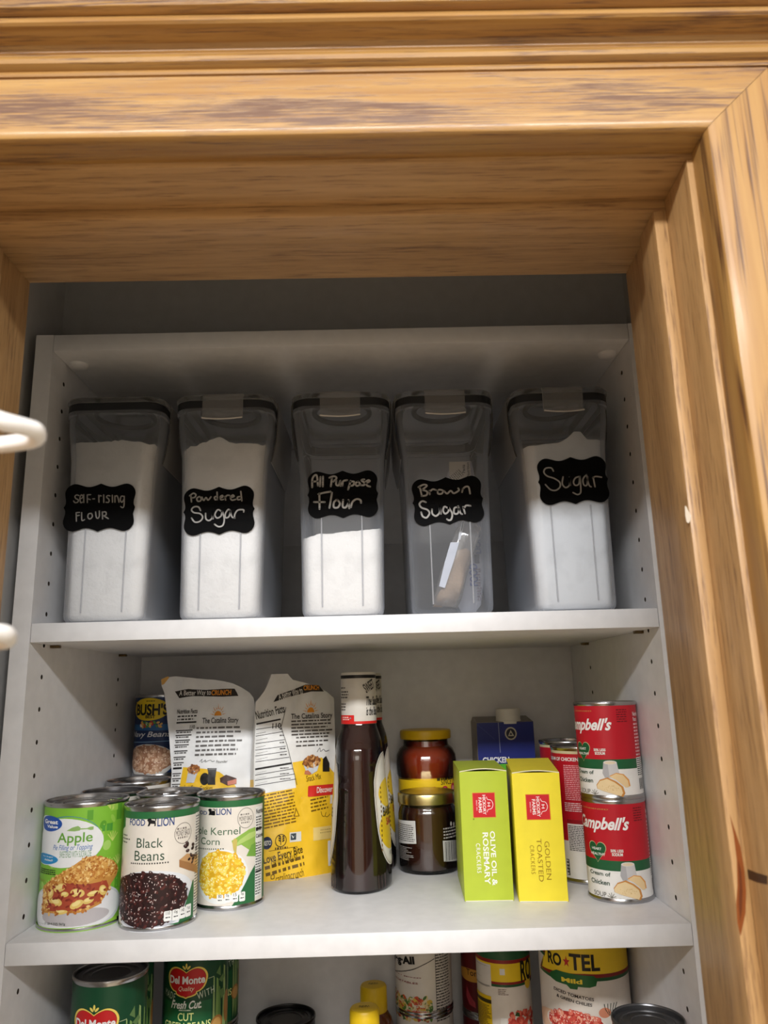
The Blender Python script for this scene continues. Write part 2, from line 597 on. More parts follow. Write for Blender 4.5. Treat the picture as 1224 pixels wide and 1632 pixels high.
ZF = -1500.0
def zd(z):
    return CAMP[2] + (z - CAMP[2]) / KD
ZFD = zd(ZF)
M_wall = mat((232, 226, 216), 0.8, 0, 0.2)
M_closet = mat((200, 198, 196), 0.8, 0, 0.2)
M_ceil = mat((232, 230, 226), 0.85, 0, 0.2)
M_floor = wood('floor_boards', (222, 206, 182), (206, 190, 162), (180, 160, 130), 0, rough=0.4, fine=0.3)
ZC = 1000.0
yw0, yw1 = D(0, -233, 0)[1], D(0, -63, 0)[1]
xl, xr, zh = D(-14, 0, 0)[0], D(628, 0, 0)[0], D(0, 0, 646)[2]
sbox('floor', -1500, 2100, -3300, 520, ZF - 20, ZF, M_floor)
sbox('ceiling', -1500, 2100, -3300, 520, ZC, ZC + 20, M_ceil)
sbox('wall_back', -1500, 2100, -3300, -3280, ZF, ZC, M_wall)
sbox('wall_left', -1500, -1480, -3280, yw0, ZF, ZC, M_wall)
sbox('wall_right', 2080, 2100, -3280, yw0, ZF, ZC, M_wall)
sbox('wall_front', -1480, xl, yw0, yw1, ZF, ZC, M_wall)
sbox('wall_front.001', xr, 2080, yw0, yw1, ZF, ZC, M_wall)
sbox('wall_front.002', xl, xr, yw0, yw1, zh, ZC, M_wall)
sbox('wall_closet_back', -220, 900, 376, 396, ZF, ZC, M_closet)
sbox('wall_closet_soffit', -34, 662, 96, 376, 601.5, ZC, M_closet)
sbox('wall_closet_left', -56, -34, yw1, 376, ZF, ZC, M_closet)
sbox('wall_closet_right', 662, 684, yw1, 376, ZF, ZC, M_closet)

# jambs and stops
wprism('trim_1', [(-14, -233, 626.4), (628, -233, 626.4), (628, -59, 626.4), (-14, -63, 626.4), (-14, -233, 646), (628, -233, 646), (628, -59, 646), (-14, -63, 646)], M_jamb_x, 0.7)
wprism('trim_2', [(602, -233, ZFD), (622, -233, ZFD), (628, -59, ZFD), (608.6, -59, ZFD), (602, -233, 626.4), (622, -233, 626.4), (628, -59, 626.4), (608.6, -59, 626.4)], M_jamb_z, 0.7)
wprism('trim_3', [(-18, -233, ZFD), (0.5, -233, ZFD), (0.5, -63, ZFD), (-18, -63, ZFD), (-18, -233, 626.4), (0.5, -233, 626.4), (0.5, -63, 626.4), (-18, -63, 626.4)], M_jamb_z, 0.7)
wbox('trim_4', 0.5, 604, -181, -139, 615.4, 626.4, M_jamb_x, 0.8)
wprism('trim_5', [(592.5, -181, ZFD), (604, -181, ZFD), (605.6, -139, ZFD), (594.4, -139, ZFD), (592.5, -181, 615.4), (604, -181, 615.4), (605.6, -139, 615.4), (594.4, -139, 615.4)], M_jamb_z, 0.8)
wbox('trim_6', 0.5, 11.5, -181, -139, ZFD, 615.4, M_jamb_z, 0.8)

def mark(name, parent, verts, m):
    o = build(name, [Vector(v) * 1.0 for v in verts], [tuple(range(len(verts)))], m)
    o.location = (-OX * S, 0, OZ * S)
    o['kind'] = 'structure'
    o.parent = parent
    o.matrix_parent_inverse = Matrix.Translation(-parent.location)
    return o
STOP = bpy.data.objects['trim_5']
JAMB = bpy.data.objects['trim_2']
mark('knot_mark', STOP, [(u, -314.75, v) for u, v in [(538.1,144.0),(539.6,136.8),(541.8,127.0),(542.4,115.8),(541.9,104.8),(540.1,93.9),(537.5,86.9),(535.9,82.6),(535.1,89.4),(535.7,98.7),(537.6,108.0),(538.9,120.7),(538.8,133.6)]], mat((128, 66, 22), 0.45))
mark('knot_mark', STOP, [(u, -314.9, v) for u, v in [(539.6,120.7),(540.5,114.3),(539.9,104.8),(538.3,95.5),(536.5,89.3),(537.0,98.6),(538.6,108.0)]], mat((96, 44, 14), 0.45))
mark('paint_chip', STOP, [(u, -314.8, v) for u, v in [(533.3,320.7),(534.3,319.9),(535.2,317.1),(536.4,314.3),(535.6,311.2),(534.3,309.7),(533.2,310.5),(532.9,314.4)]], mat((196, 184, 166), 0.7))
mark('catch_mark', JAMB, [(543 + u * 0.038 - .25, -354.7 + u * .9993, v) for u, v in [(40.4,115.7),(28.7,116.4),(16.0,117.7),(17.4,113.2),(30.2,111.4),(42.0,110.6)]], mat((66, 40, 22), 0.5))

# mitred casing swept round the opening: q outwards, p towards the room
PROF = [(0, 0), (0, 21), (0.6, 24.5), (2, 27), (4.2, 28.4), (7, 29), (20, 28.7), (40, 28), (55.4, 27.4), (56.2, 25.8), (57, 25.8), (57.6, 27.6), (59.5, 28.4), (61.6, 27.8), (62.4, 26.2), (63.4, 26), (64.2, 28.6), (66, 31.8), (69, 33),
        (72.6, 31.8), (75.6, 29), (77.4, 26.6), (78.4, 26.6), (79.6, 28), (82, 28.6), (84.2, 30.4), (85.2, 36), (85.4, 43), (85.9, 46.4), (87.4, 48.4), (90, 48.3), (93, 46.6), (95.5, 44.2), (98, 41.6), (100, 41), (100.4, 45.5), (101.6, 48.6), (104, 50), (108, 50), (111.4, 48.4), (112.6, 46), (112.6, 0)]
def casing(name, ends, m):
    """ends: functions (q,p)->survey point for both ends"""
    bm = bmesh.new()
    o = Vector(D(*ends[0](0, 0)))
    A = [bm.verts.new(Vector(D(*ends[0](q, p))) - o) for q, p in PROF]
    B = [bm.verts.new(Vector(D(*ends[1](q, p))) - o) for q, p in PROF]
    n = len(PROF)
    for i in range(n):
        j = (i + 1) % n
        bm.faces.new((A[i], A[j], B[j], B[i]))
    bm.faces.new(A[::-1]); bm.faces.new(B)
    bmesh.ops.recalc_face_normals(bm, faces=bm.faces)
    return struct(from_bm(name, bm, m, None, smooth=True, sharp=28, loc=W(*o)))
ZI, XIL, XIR = 631.4, -4.5, 607.0
casing('trim_7', (lambda q, p: (XIL - q, -233 - p, ZI + q), lambda q, p: (XIR + q, -233 - p, ZI + q)), M_oak_x)
casing('trim_8', (lambda q, p: (XIR + q, -233 - p, ZFD), lambda q, p: (XIR + q, -233 - p, ZI + q - .5)), M_oak_z)
casing('trim_9', (lambda q, p: (XIL - q, -233 - p, ZFD), lambda q, p: (XIL - q, -233 - p, ZI + q - .25)), M_oak_z)

# ------------------------------------------------------------------ pantry cabinet
CWD, T, HA, HT, DEP = 626.9, 18.8, 288.7, 600.5, 368.0
ZSC = -288.7
cab = thing('pantry_cabinet', 'white melamine pantry shelving unit with drilled side panels behind the oak door frame', 'cabinet', 313, 0, ZF)
def LC(x, y, z):
    return (x - 313, y, z - ZF)

def drilled_panel(name, xin, xout, zlo, zhi, rows):
    """side panel with real shelf-pin holes drilled in the inner face"""
    bm = bmesh.new()
    def V(x, y, z): return bm.verts.new(LC(x, y, z))
    sgn = 1 if xout > xin else -1
    y0, y1 = 0, DEP
    c = [V(xin, y0, zlo), V(xin, y1, zlo), V(xin, y1, zhi), V(xin, y0, zhi)]
    es = [bm.edges.new((c[i], c[(i + 1) % 4])) for i in range(4)]
    loops = []
    for yy, zz in rows:
        ring = [V(xin, yy + 2.5 * math.cos(t), zz + 2.5 * math.sin(t)) for t in [2 * math.pi * i / 10 for i in range(10)]]
        es += [bm.edges.new((ring[i], ring[(i + 1) % 10])) for i in range(10)]
        loops.append(ring)
    bmesh.ops.triangle_fill(bm, edges=es, use_beauty=True, use_dissolve=False)
    for ring in loops:
        deep = [bm.verts.new(v.co + Vector((sgn * 9, 0, 0))) for v in ring]
        for i in range(10):
            f = bm.faces.new((ring[i], ring[(i + 1) % 10], deep[(i + 1) % 10], deep[i])); f.material_index = 1
        f = bm.faces.new(deep); f.material_index = 1
    d = [V(xout, y0, zlo), V(xout, y1, zlo), V(xout, y1, zhi), V(xout, y0, zhi)]
    bm.faces.new(d)
    for i in range(4):
        bm.faces.new((c[i], c[(i + 1) % 4], d[(i + 1) % 4], d[i]))
    bmesh.ops.recalc_face_normals(bm, faces=bm.faces)
    return from_bm(name, bm, [M_mel, mat((48, 38, 28), 0.9)], cab)

rows = []
for k in range(-17, 11):
    zz = 237 + 32 * k
    if zz < -270 or zz > 560: continue
    for yy in (33.9, 266.3):
        rows.append((yy, zz))
drilled_panel('side_panel', 0, -T, ZF, HT, rows)
drilled_panel('side_panel', CWD, CWD + T, ZF, HT, rows)
def cbox(name, x0, x1, y0, y1, z0, z1, m=M_mel, bev=0.6):
    a, b = LC(x0, y0, z0), LC(x1, y1, z1)
    return box(name, a[0], b[0], a[1], b[1], a[2], b[2], m, cab, bev)
cbox('top_panel', 0.3, CWD - .3, 0.3, DEP - 6, HT - T, HT)
cbox('shelf', 0.6, CWD - .6, 0.2, DEP - 7, HA - T, HA)
cbox('shelf', 0.6, CWD - .6, -0.6, DEP - 7, -T, 0)
cbox('shelf', 0.6, CWD - .6, 0.2, DEP - 7, ZSC - T, ZSC)
cbox('back_panel', 0.2, CWD - .2, DEP - 5, DEP, ZF, HT - T)
M_gap = mat((60, 54, 48), 0.8)
cbox('back_rail', 0.2, CWD - .2, DEP - 6.2, DEP - 5, HA, 426, M_mel, 0.2)
cbox('back_rail', 0.2, CWD - .2, DEP - 6.2, DEP - 5, 429, 577.4, M_mel, 0.2)
for zz in (HA - T, -T, ZSC - T):
    for xx, sg in ((0, 1), (CWD, -1)):
        for yy in (52, 268):
            q = cbox('shelf_pin', xx + min(0, sg * 9), xx + max(0, sg * 9), yy - 4, yy + 4, zz - 3.0, zz, M_pin, 0.6)
for xx in (14, CWD - 14):
    o = lathe('screw_cap', [(0, -5), (6, -5), (9.5, -3), (10.5, 0), (0, 0)], M_mel, cab, 24)
    o.location = Vector(LC(xx, 37, HT - T)) * S

# ------------------------------------------------------------------ food storage containers on the upper shelf
M_box = clear_plastic('clear_box_plastic', (0.92, 0.93, 0.945), 0.15, (0.74, 0.78, 0.86), rim=0.62)
M_lid = clear_plastic('clear_lid_plastic', (0.93, 0.94, 0.95), 0.07, (0.9, 0.9, 0.9), rough=0.2, rim=0.5)
M_clip = clear_plastic('frosted_clip_plastic', (0.94, 0.94, 0.94), 0.1, (0.95, 0.92, 0.9), rough=0.2, rim=0.75)
M_ridge = clear_plastic('ridge_plastic', (0.95, 0.95, 0.96), 0.35, (0.88, 0.89, 0.92), rim=0.5)
M_seal = mat((30, 31, 34), 0.5)
M_tab = mat((205, 200, 192), 0.5)
M_chalk = mat((6, 6, 7), 0.75, 0, 0.1)
CHALKC = (158, 155, 151)
BH = 90.0     # half depth
def container(label, cx, latch=True, group='labelled flour and sugar containers', rz=0.0):
    t = thing('food_container', label, 'container', cx, 8 + BH, HA, rz, group)
    secs = [(36, BH - 6, 10, 0.4), (39.5, BH - 2.4, 12, 1.6), (41.6, BH - .6, 13, 4.5), (42.4, BH, 14, 9), (43.6, BH, 15, 80), (45.4, BH, 16, 150), (46.4, BH, 17, 172), (49, BH + .3, 18, 192), (51, BH + .5, 18, 208), (51.3, BH + .6, 18, 221), (53, BH + 2, 19, 222), (53, BH + 2, 19, 226)]
    loft('body', secs, M_box, t, n=8)
    for xx in (-21, 21):
        tube('mould_ridge', [(xx * .98, -BH - .1, 10), (xx, -BH - .1, 110)], 0.8, M_ridge, t, 8)
    loft('gasket', [(51.8, BH + .6, 18, 226.2), (52.9, BH + 1.6, 18.5, 227), (52.9, BH + 1.6, 18.5, 234), (51.5, BH + .6, 18, 235), (45, BH - 6, 15, 235), (45, BH - 6, 15, 226.2), (51.8, BH + .6, 18, 226.2)], M_seal, t, cap0=False, n=8)
    lid = loft('lid', [(44, BH - 7, 14, 224), (44.6, BH - 6.6, 14, 235.2), (53.2, BH + 2.0, 19, 235.2), (54.0, BH + 2.8, 19.4, 236), (54.0, BH + 2.8, 19.4, 239), (52.5, BH + 1.2, 18, 241), (40, BH - 12, 14, 241.6)], M_lid, t, cap0=False, cap1=True, n=8)
    g = bmesh.new()
    tube_bm(g, [(31 * math.cos(a), -BH + 42 + 34 * math.sin(a), 233.0) for a in [2 * math.pi * i / 40 for i in range(40)]], 3.0, 10, True)
    from_bm('pour_seal', g, M_seal, lid, True, 60)
    box('flip_tab', -13, 13, -BH + 24, -BH + 40, 242, 249, M_tab, lid, 2)
    # latches: curved plates hooked over the rim
    def latch_plate(wid, face):
        bm = bmesh.new()
        prof = [(-1.0, 241.2), (2.6, 241.4), (5.4, 239.6), (6.2, 236), (6.0, 228), (5.4, 220), (6.0, 216), (8.2, 213.6), (8.6, 212.2), (7.4, 211.6), (4.6, 213.4), (3.8, 216), (3.9, 228), (4.0, 236), (3.2, 238.6), (-1, 239.4)]
        cols = []
        for s in (-1, -.86, 0, .86, 1):
            w = wid * s
            cols.append([bm.verts.new(face(w, p, z + (1.2 * (1 - abs(s)) * (-1 if z < 217 else 0)))) for p, z in prof])
        n = len(prof)
        for A, B in zip(cols, cols[1:]):
            for i in range(n):
                bm.faces.new((A[i], A[(i + 1) % n], B[(i + 1) % n], B[i]))
        bm.faces.new(cols[0][::-1]); bm.faces.new(cols[-1])
        bmesh.ops.recalc_face_normals(bm, faces=bm.faces)
        lt = from_bm('latch', bm, M_clip, t, True, 40)
        tube('latch_lip', [face(w, 8.6, 213.0 - 1.6 * (1 - (w / wid) ** 2)) for w in [wid * k / 8 for k in range(-8, 9)]], .8, M_tab, lt, 8)
        return lt
    if latch:
        latch_plate(21.5, lambda w, p, z: (w, -BH - p * .9, z))
    else:
        latch_plate(21.5, lambda w, p, z: (w, BH + p * .9, z))
    for sg in (-1, 1):
        bm = bmesh.new()
        prof = [(50.5, 240.5), (54.6, 240.5), (55.8, 236), (55.6, 214), (54, 196), (50.4, 178), (48.6, 172), (47.4, 172.5), (49.5, 180), (52.6, 197), (54.2, 214), (54.4, 236), (53.6, 239)]
        cols = [[bm.verts.new((sg * px_, yy, z)) for px_, z in prof] for yy in (-BH + 26, -BH + 29, BH - 29, BH - 26)]
        n = len(prof)
        for A, B in zip(cols, cols[1:]):
            for i in range(n):
                bm.faces.new((A[i], A[(i + 1) % n], B[(i + 1) % n], B[i]))
        bm.faces.new(cols[0][::-1]); bm.faces.new(cols[-1])
        bmesh.ops.recalc_face_normals(bm, faces=bm.faces)
        from_bm('side_handle', bm, M_clip, t, True, 40)
    return t

def fill(label, cat, cx, tops, m, name='flour', seed=1, rough=2.0):
    """powder inside a container; tops = [(dx, z)] profile of the surface against the front wall"""
    bm = bmesh.new()
    nu = 36
    secs = []
    for z in (3.0, 6.0, 10.0, 60, 110, 150, 172):
        secs.append(z)
    def hw(z):
        return (38.5 if z < 4 else 40.4 if z < 8 else 41.2 + max(0, z - 9) * .0205 if z < 150 else 44.1 + (z - 150) * .045) if z < 172 else 45.1 + (z - 172) * .11
    def top(x, y):
        for (a, za), (b, zb) in zip(tops, tops[1:]):
            if a <= x <= b:
                z = za + (zb - za) * (x - a) / (b - a)
                break
        else:
            z = tops[0][1] if x < tops[0][0] else tops[-1][1]
        z -= HA
        k = (y + BH) / (2 * BH)
        z += rough * (noise.noise(Vector((x * .09 + seed, y * .09, seed * 3.1))) + .6 * noise.noise(Vector((x * .25, y * .25 + seed, 5)))) - 6 * k
        return z
    base = rrect(1, 1, .3, 5)
    ring_pts = None
    rings = []
    per = []
    hd = BH - 1.4
    P0 = rrect(40, hd, 13, 8)
    # resample perimeter evenly so that the top edge follows the profile
    dense = []
    for i in range(len(P0)):
        a, b = P0[i], P0[(i + 1) % len(P0)]
        d = math.dist(a, b); n = max(1, int(d / 3))
        for j in range(n):
            dense.append((a[0] + (b[0] - a[0]) * j / n, a[1] + (b[1] - a[1]) * j / n))
    levels = [2.2, 5, 9] + [0.2, 0.4, 0.6, 0.8, 1.0]
    for li, lv in enumerate(levels):
        r = []
        for x, y in dense:
            tz = top(x, y)
            z = lv if li < 3 else 9 + (tz - 9) * lv
            s = hw(z) / 40
            ins = 3.2 if li == 0 else 1.2 if li == 1 else 0
            yy = y * (hd - ins) / hd
            r.append(bm.verts.new((x * s * (40 - ins * .6) / 40, yy, z)))
        rings.append(r)
    k = len(dense)
    for A, B in zip(rings, rings[1:]):
        for i in range(k):
            bm.faces.new((A[i], A[(i + 1) % k], B[(i + 1) % k], B[i]))
    bm.faces.new(rings[0][::-1])
    prev = rings[-1]
    for sc_ in (.9, .72, .5, .25):
        r = []
        for x, y in dense:
            xx, yy = x * sc_, y * sc_
            z = top(xx, yy)
            s = hw(z) / 40
            r.append(bm.verts.new((xx * s, yy, z)))
        for i in range(k):
            bm.faces.new((prev[i], prev[(i + 1) % k], r[(i + 1) % k], r[i]))
        prev = r
    bm.faces.new(prev)
    o = from_bm(name, bm, m, None, True, 50, loc=W(cx, 8 + BH, HA))
    tag(o, label, cat, kind='stuff')
    return o

OUT = [(0, 25.6), (1.6, 25.0), (5, 23.6), (10, 22.2), (15, 22.3), (20, 23.8), (25, 25.2), (29, 25.0), (33, 22.8), (35.8, 19), (36.6, 15), (36, 11), (35.2, 7), (35.3, 3.6), (36.2, 1.4), (37, 0)]
OUT = OUT + [(x, -y) for x, y in OUT[-2::-1]]
OUT = OUT + [(-x, y) for x, y in OUT[-2:0:-1]]
def chalk_label(t, cx, mid, rot, strokes, w=2.0):
    a = Art()
    ca, sa = math.cos(rot), math.sin(rot)
    pts = OUT
    sm = catmull(pts + [pts[0]], 3)[:-1]
    a.poly([(mid[0] + x * ca - y * sa, mid[1] + x * sa + y * ca) for x, y in sm], M_chalk, 0)
    for s in strokes:
        a.stroke(s, w * .8, CHALKC, 2)
    return a.build('chalk_label', lambda u, v, l: (u - cx, -BH - 1.0 - l * .12, v - HA), t, smooth=False)

M_flour = powder('flour_powder', (238, 234, 229))
M_sugar = powder('sugar_powder', (236, 236, 236), 0.15)
CX = (66.0, 184.5, 310.0, 422.5, 549.5)
c1 = container('clear container of self-rising flour, leftmost on the top shelf, no front latch', CX[0], False)
c2 = container('clear latch-lid container of powdered sugar, second from left', CX[1])
c3 = container('clear latch-lid container labelled All Purpose Flour, half full, middle of the row', CX[2])
c4 = container('clear latch-lid container labelled Brown Sugar holding bags, no loose powder', CX[3])
c5 = container('clear latch-lid container labelled Sugar, rightmost on the top shelf', CX[4])

chalk_label(c1, CX[0], [(58.3,407.8)][0], -.012, [
 [(36.3,420.9),(33.8,421.7),(32.2,420.0),(33.4,417.8),(35.9,416.3),(35.4,413.8),(32.6,413.5),(31.1,415.3)], [(37.4,417.3),(39.9,418.3),(40.5,420.1),(38.7,421.6),(37.5,418.4),(38.5,413.4),(40.2,413.7)], [(41.2,421.9),(41.8,413.3)], [(44.9,421.5),(45.5,413.2)], [(44.9,421.5),(48.4,421.7)], [(45.2,417.5),(48.4,416.3)],
 [(50.8,417.0),(52.8,417.0)], [(56.8,420.8),(57.6,413.3)], [(57.3,418.3),(58.2,420.4),(59.6,420.0)], [(62.0,421.1),(62.6,412.9)], [(68.6,419.8),(66.2,420.2),(65.2,418.5),(67.8,415.9),(67.6,413.0),(64.9,413.1)], [(71.0,420.5),(71.6,412.9)], [(74.2,412.9),(73.7,419.7)], [(73.8,418.3),(75.6,420.0),(77.1,417.5),(78.4,412.8)], [(83.3,418.8),(80.5,419.2),(79.6,415.2),(81.5,412.7),(83.4,415.9)], [(83.5,419.1),(83.8,409.4),(82.5,406.9),(80.4,408.1)],
 [(34.6,402.7),(35.5,393.5)], [(34.6,402.7),(38.2,402.8)], [(35.0,399.2),(38.0,399.8)], [(40.3,402.6),(41.1,394.4),(43.8,395.1)], [(50.7,401.6),(47.6,401.0),(47.1,397.5),(49.3,395.6),(51.6,398.1),(50.7,401.6)], [(54.7,403.0),(55.8,397.3),(57.6,396.2),(58.8,398.6),(58.5,403.9)], [(61.6,402.8),(62.4,395.3)], [(61.7,402.4),(65.1,402.7),(65.6,399.5),(62.2,398.5)], [(63.6,398.5),(68.3,395.5)]], 1.6)
chalk_label(c2, CX[1], [(182.7,401.5)][0], .03, [
 [(152.9,418.0),(153.8,411.4)], [(151.7,418.0),(155.4,420.6),(158.1,419.0),(157.0,416.3),(153.7,415.6)], [(161.9,417.0),(159.3,415.1),(160.2,412.0),(163.1,412.3),(163.8,415.0),(161.9,417.0)], [(164.5,416.2),(166.5,412.6),(168.7,415.7),(171.0,412.9),(173.9,416.3)], [(180.1,421.2),(180.7,413.1)], [(180.2,416.9),(177.6,415.8),(178.5,413.1),(180.7,413.8)], [(183.3,414.9),(186.3,416.0),(185.5,417.6),(183.3,415.7),(184.5,413.0),(187.1,413.3)], [(188.5,416.4),(189.3,412.5)], [(188.9,415.2),(190.7,417.5),(193.3,417.4)], [(194.1,415.1),(197.9,416.1),(196.7,417.7),(194.1,415.5),(195.7,412.3),(199.8,413.0)], [(204.9,421.4),(206.2,411.3)], [(204.6,416.0),(201.6,415.3),(202.1,412.6),(205.8,413.2)],
 [(163.5,401.9),(161.1,405.8),(156.6,405.9),(154.1,402.9),(156.8,399.8),(163.2,398.5),(165.9,394.6),(163.1,390.4),(157.9,389.8),(154.4,394.1)], [(168.8,398.7),(169.3,393.0),(172.7,391.0),(176.0,394.3),(175.8,400.1)], [(175.8,400.1),(176.7,392.8)], [(185.1,400.6),(181.4,402.3),(178.5,397.3),(180.8,393.5),(184.9,395.6),(185.9,401.0)], [(185.9,401.0),(188.3,392.5),(187.0,385.7),(182.5,384.3),(178.4,387.0)], [(194.1,400.8),(192.2,402.4),(189.3,397.8),(189.8,393.6),(193.1,394.7),(194.5,400.0)], [(194.1,401.6),(196.1,394.6),(199.1,393.0)], [(198.7,393.0),(199.4,397.6),(202.3,401.4),(207.9,401.6),(208.3,399.3)]], 2.0)
chalk_label(c3, CX[2], [(311.6,416.0)][0], .005, [
 [(279.6,424.1),(280.0,433.9),(284.2,437.3),(285.6,425.9)], [(280.4,430.3),(285.3,430.6)], [(288.3,435.3),(287.7,425.1)], [(291.0,435.6),(290.7,424.9)], [(300.4,433.8),(299.2,424.8)], [(297.8,434.2),(302.3,435.7),(305.3,433.7),(301.9,429.8)], [(304.9,430.9),(304.9,426.3),(307.5,425.8),(309.1,430.8),(309.4,425.0)], [(311.3,425.3),(312.1,430.0),(316.2,431.1)], [(320.0,430.2),(317.2,420.9)], [(319.2,429.0),(323.4,429.3),(322.6,425.4),(319.2,425.1)], [(327.5,429.6),(324.9,427.0),(326.7,424.6),(329.8,426.5),(327.5,429.6)], [(334.4,431.4),(331.3,430.7),(334.3,427.9),(333.9,425.2),(330.5,425.3)], [(335.4,427.1),(340.0,429.3),(338.5,430.5),(335.8,428.3),(337.3,424.7),(340.3,423.5)],
 [(286.0,416.6),(292.0,418.0),(298.8,419.0)], [(287.1,417.3),(287.2,400.7)], [(281.4,408.2),(292.7,407.9)], [(300.3,417.8),(297.5,401.6)], [(305.8,410.3),(302.4,407.7),(302.0,402.3),(306.1,401.8),(308.4,406.0),(305.8,410.3)], [(311.8,409.8),(311.3,402.8),(314.3,401.6),(317.4,406.5),(317.4,409.6)], [(317.4,408.1),(318.1,400.7)], [(319.9,401.8),(321.5,407.2),(325.7,410.2),(329.8,409.3),(330.5,406.2)]], 2.5)
chalk_label(c4, CX[3], [(421.2,406.3)][0], .05, [
 [(392.4,421.7),(394.3,411.9)], [(390.9,421.7),(396.6,424.3),(400.0,423.0),(394.9,418.9)], [(394.9,418.5),(399.8,416.8),(399.2,412.9),(393.9,411.9)], [(402.4,417.5),(402.6,413.6)], [(402.6,416.4),(405.9,419.0),(409.2,418.1)], [(411.1,417.7),(411.3,414.2),(415.1,414.1),(416.7,417.2),(413.0,418.5),(411.1,417.3)], [(417.9,416.8),(420.8,414.0),(424.7,417.0),(427.9,414.2),(433.3,417.2),(432.7,419.5)], [(437.6,419.0),(436.6,415.2)], [(437.2,418.3),(440.3,420.9),(443.7,420.5),(444.9,413.4)],
 [(398.2,405.2),(394.5,406.5),(391.4,403.4),(393.5,399.5),(399.4,397.1),(401.5,393.2),(398.3,388.7),(394.3,390.3),(392.9,394.5)], [(404.3,397.3),(404.5,392.7),(408.1,390.3),(412.0,393.7),(412.6,399.1)], [(412.6,399.1),(413.4,392.5)], [(421.2,398.1),(417.5,400.1),(415.8,395.9),(417.9,392.4),(421.4,395.0),(421.6,399.3)], [(421.6,399.3),(425.1,392.6),(424.0,386.5),(421.4,385.4),(419.5,386.6)], [(431.0,399.4),(427.6,398.0),(427.3,392.6),(431.0,392.5),(432.8,397.8)], [(431.8,400.2),(433.7,393.2),(435.5,391.6)], [(437.0,399.3),(438.5,392.3)], [(437.7,397.7),(440.1,400.7),(444.6,400.3)]], 2.3)
chalk_label(c5, CX[4], [(554.2,425.3)][0], .03, [
 [(534.2,435.9),(532.1,439.4),(526.3,439.1),(524.0,434.9),(527.3,430.6),(534.4,427.9),(539.8,423.6),(539.8,418.5),(535.1,414.9),(529.5,415.9),(524.6,421.4)], [(543.9,429.4),(542.5,421.8),(545.8,417.6),(550.2,420.8),(550.4,428.8)], [(550.4,428.4),(550.9,420.0)], [(561.4,429.4),(556.8,427.8),(554.4,423.2),(556.2,419.8),(560.0,421.4),(561.4,429.4)], [(561.8,429.4),(561.6,416.4),(560.7,411.4),(557.4,409.8),(553.1,412.0)], [(568.9,431.3),(564.8,426.4),(565.1,420.1),(568.4,420.0),(569.9,428.8)], [(568.9,431.3),(570.4,420.3),(572.6,417.8)], [(575.6,428.2),(576.7,417.7)], [(575.1,427.4),(578.5,429.0),(584.5,428.0)]], 2.0)

def rel(pts, cx):
    return [(x - cx, z) for x, z in pts]
fill('white self-rising flour filling the leftmost container above its label', 'flour', CX[0], rel([(15.1,475.2),(28.1,479.1),(48.0,480.1),(61.3,480.5),(81.1,482.1),(98.0,477.5),(114.7,475.7),(128.1,472.6)], CX[0]), M_flour, 'flour', 1, 3.4)
fill('powdered sugar filling the second container, heaped to a small peak', 'powdered sugar', CX[1], rel([(137.7,465.4),(148.2,469.4),(160.0,471.9),(165.2,477.4),(177.8,480.6),(182.4,481.9),(187.9,476.8),(194.6,475.3),(204.6,474.4),(217.9,474.7),(233.3,470.2)], CX[1]), M_flour, 'powdered_sugar', 2, 3.6)
fill('white all purpose flour half filling the middle container', 'flour', CX[2], rel([(265.3,369.5),(280.9,371.8),(288.7,374.3),(300.4,374.7),(310.1,376.4),(329.7,377.3),(346.0,378.9),(353.8,378.0)], CX[2]), M_flour, 'flour', 3, 1.6)
fill('white granulated sugar filling the rightmost container above its label', 'sugar', CX[4], rel([(501.5,461.2),(515.3,465.8),(532.1,466.8),(544.3,468.6),(552.8,474.1),(558.1,480.3),(566.8,480.1),(568.1,471.6),(582.8,470.5),(599.8,471.6)], CX[4]), M_sugar, 'granulated_sugar', 4, .8)

# brown sugar pouches inside the fourth container
M_bag = clear_plastic('clear_bag_film', (0.93, 0.93, 0.93), 0.2, (0.86, 0.84, 0.82), rough=0.08, edge=1.9)
M_brown = powder('brown_sugar_grains', (196, 166, 136), 0.9)
M_pouch = clear_plastic('milky_pouch_film', (0.8, 0.8, 0.84), 0.7, (0.82, 0.83, 0.92), rough=0.2)
def slab(name, outline, y0, y1, m, parent, bulge=0.0, base=(0, 0, 0), n=3):
    """solid pouch: outline (x,z) swept from y0 (front) to y1 with pillowed faces"""
    bm = bmesh.new()
    cx = sum(p[0] for p in outline) / len(outline); cz = sum(p[1] for p in outline) / len(outline)
    lv = [(1, 0), (.93, .5), (.8, .85), (.5, 1), (0.001, 1.05)]
    def half(y, sg):
        rs = []
        for s, h in lv:
            rs.append([bm.verts.new((cx + (x - cx) * s - base[0], y - sg * bulge * h - base[1] + (noise.noise(Vector((x * .05, z * .05, y))) * bulge * .5 if 0.1 < s < .95 else 0), cz + (z - cz) * s - base[2])) for x, z in outline])
        for A, B in zip(rs, rs[1:]):
            for i in range(len(outline)):
                bm.faces.new((A[i], A[(i + 1) % len(outline)], B[(i + 1) % len(outline)], B[i]))
        return rs[0]
    A = half(y0, 1); B = half(y1, -1)
    for i in range(len(outline)):
        bm.faces.new((A[i], A[(i + 1) % len(outline)], B[(i + 1) % len(outline)], B[i]))
    bmesh.ops.remove_doubles(bm, verts=bm.verts, dist=.05)
    bmesh.ops.recalc_face_normals(bm, faces=bm.faces)
    return from_bm(name, bm, m, parent, True, 50)
bs = thing('brown_sugar_bag', 'clear bag of brown sugar slumped inside the Brown Sugar container', 'bag', 425, 60, HA + 4, 0)
bb = (425, 60, HA + 4)
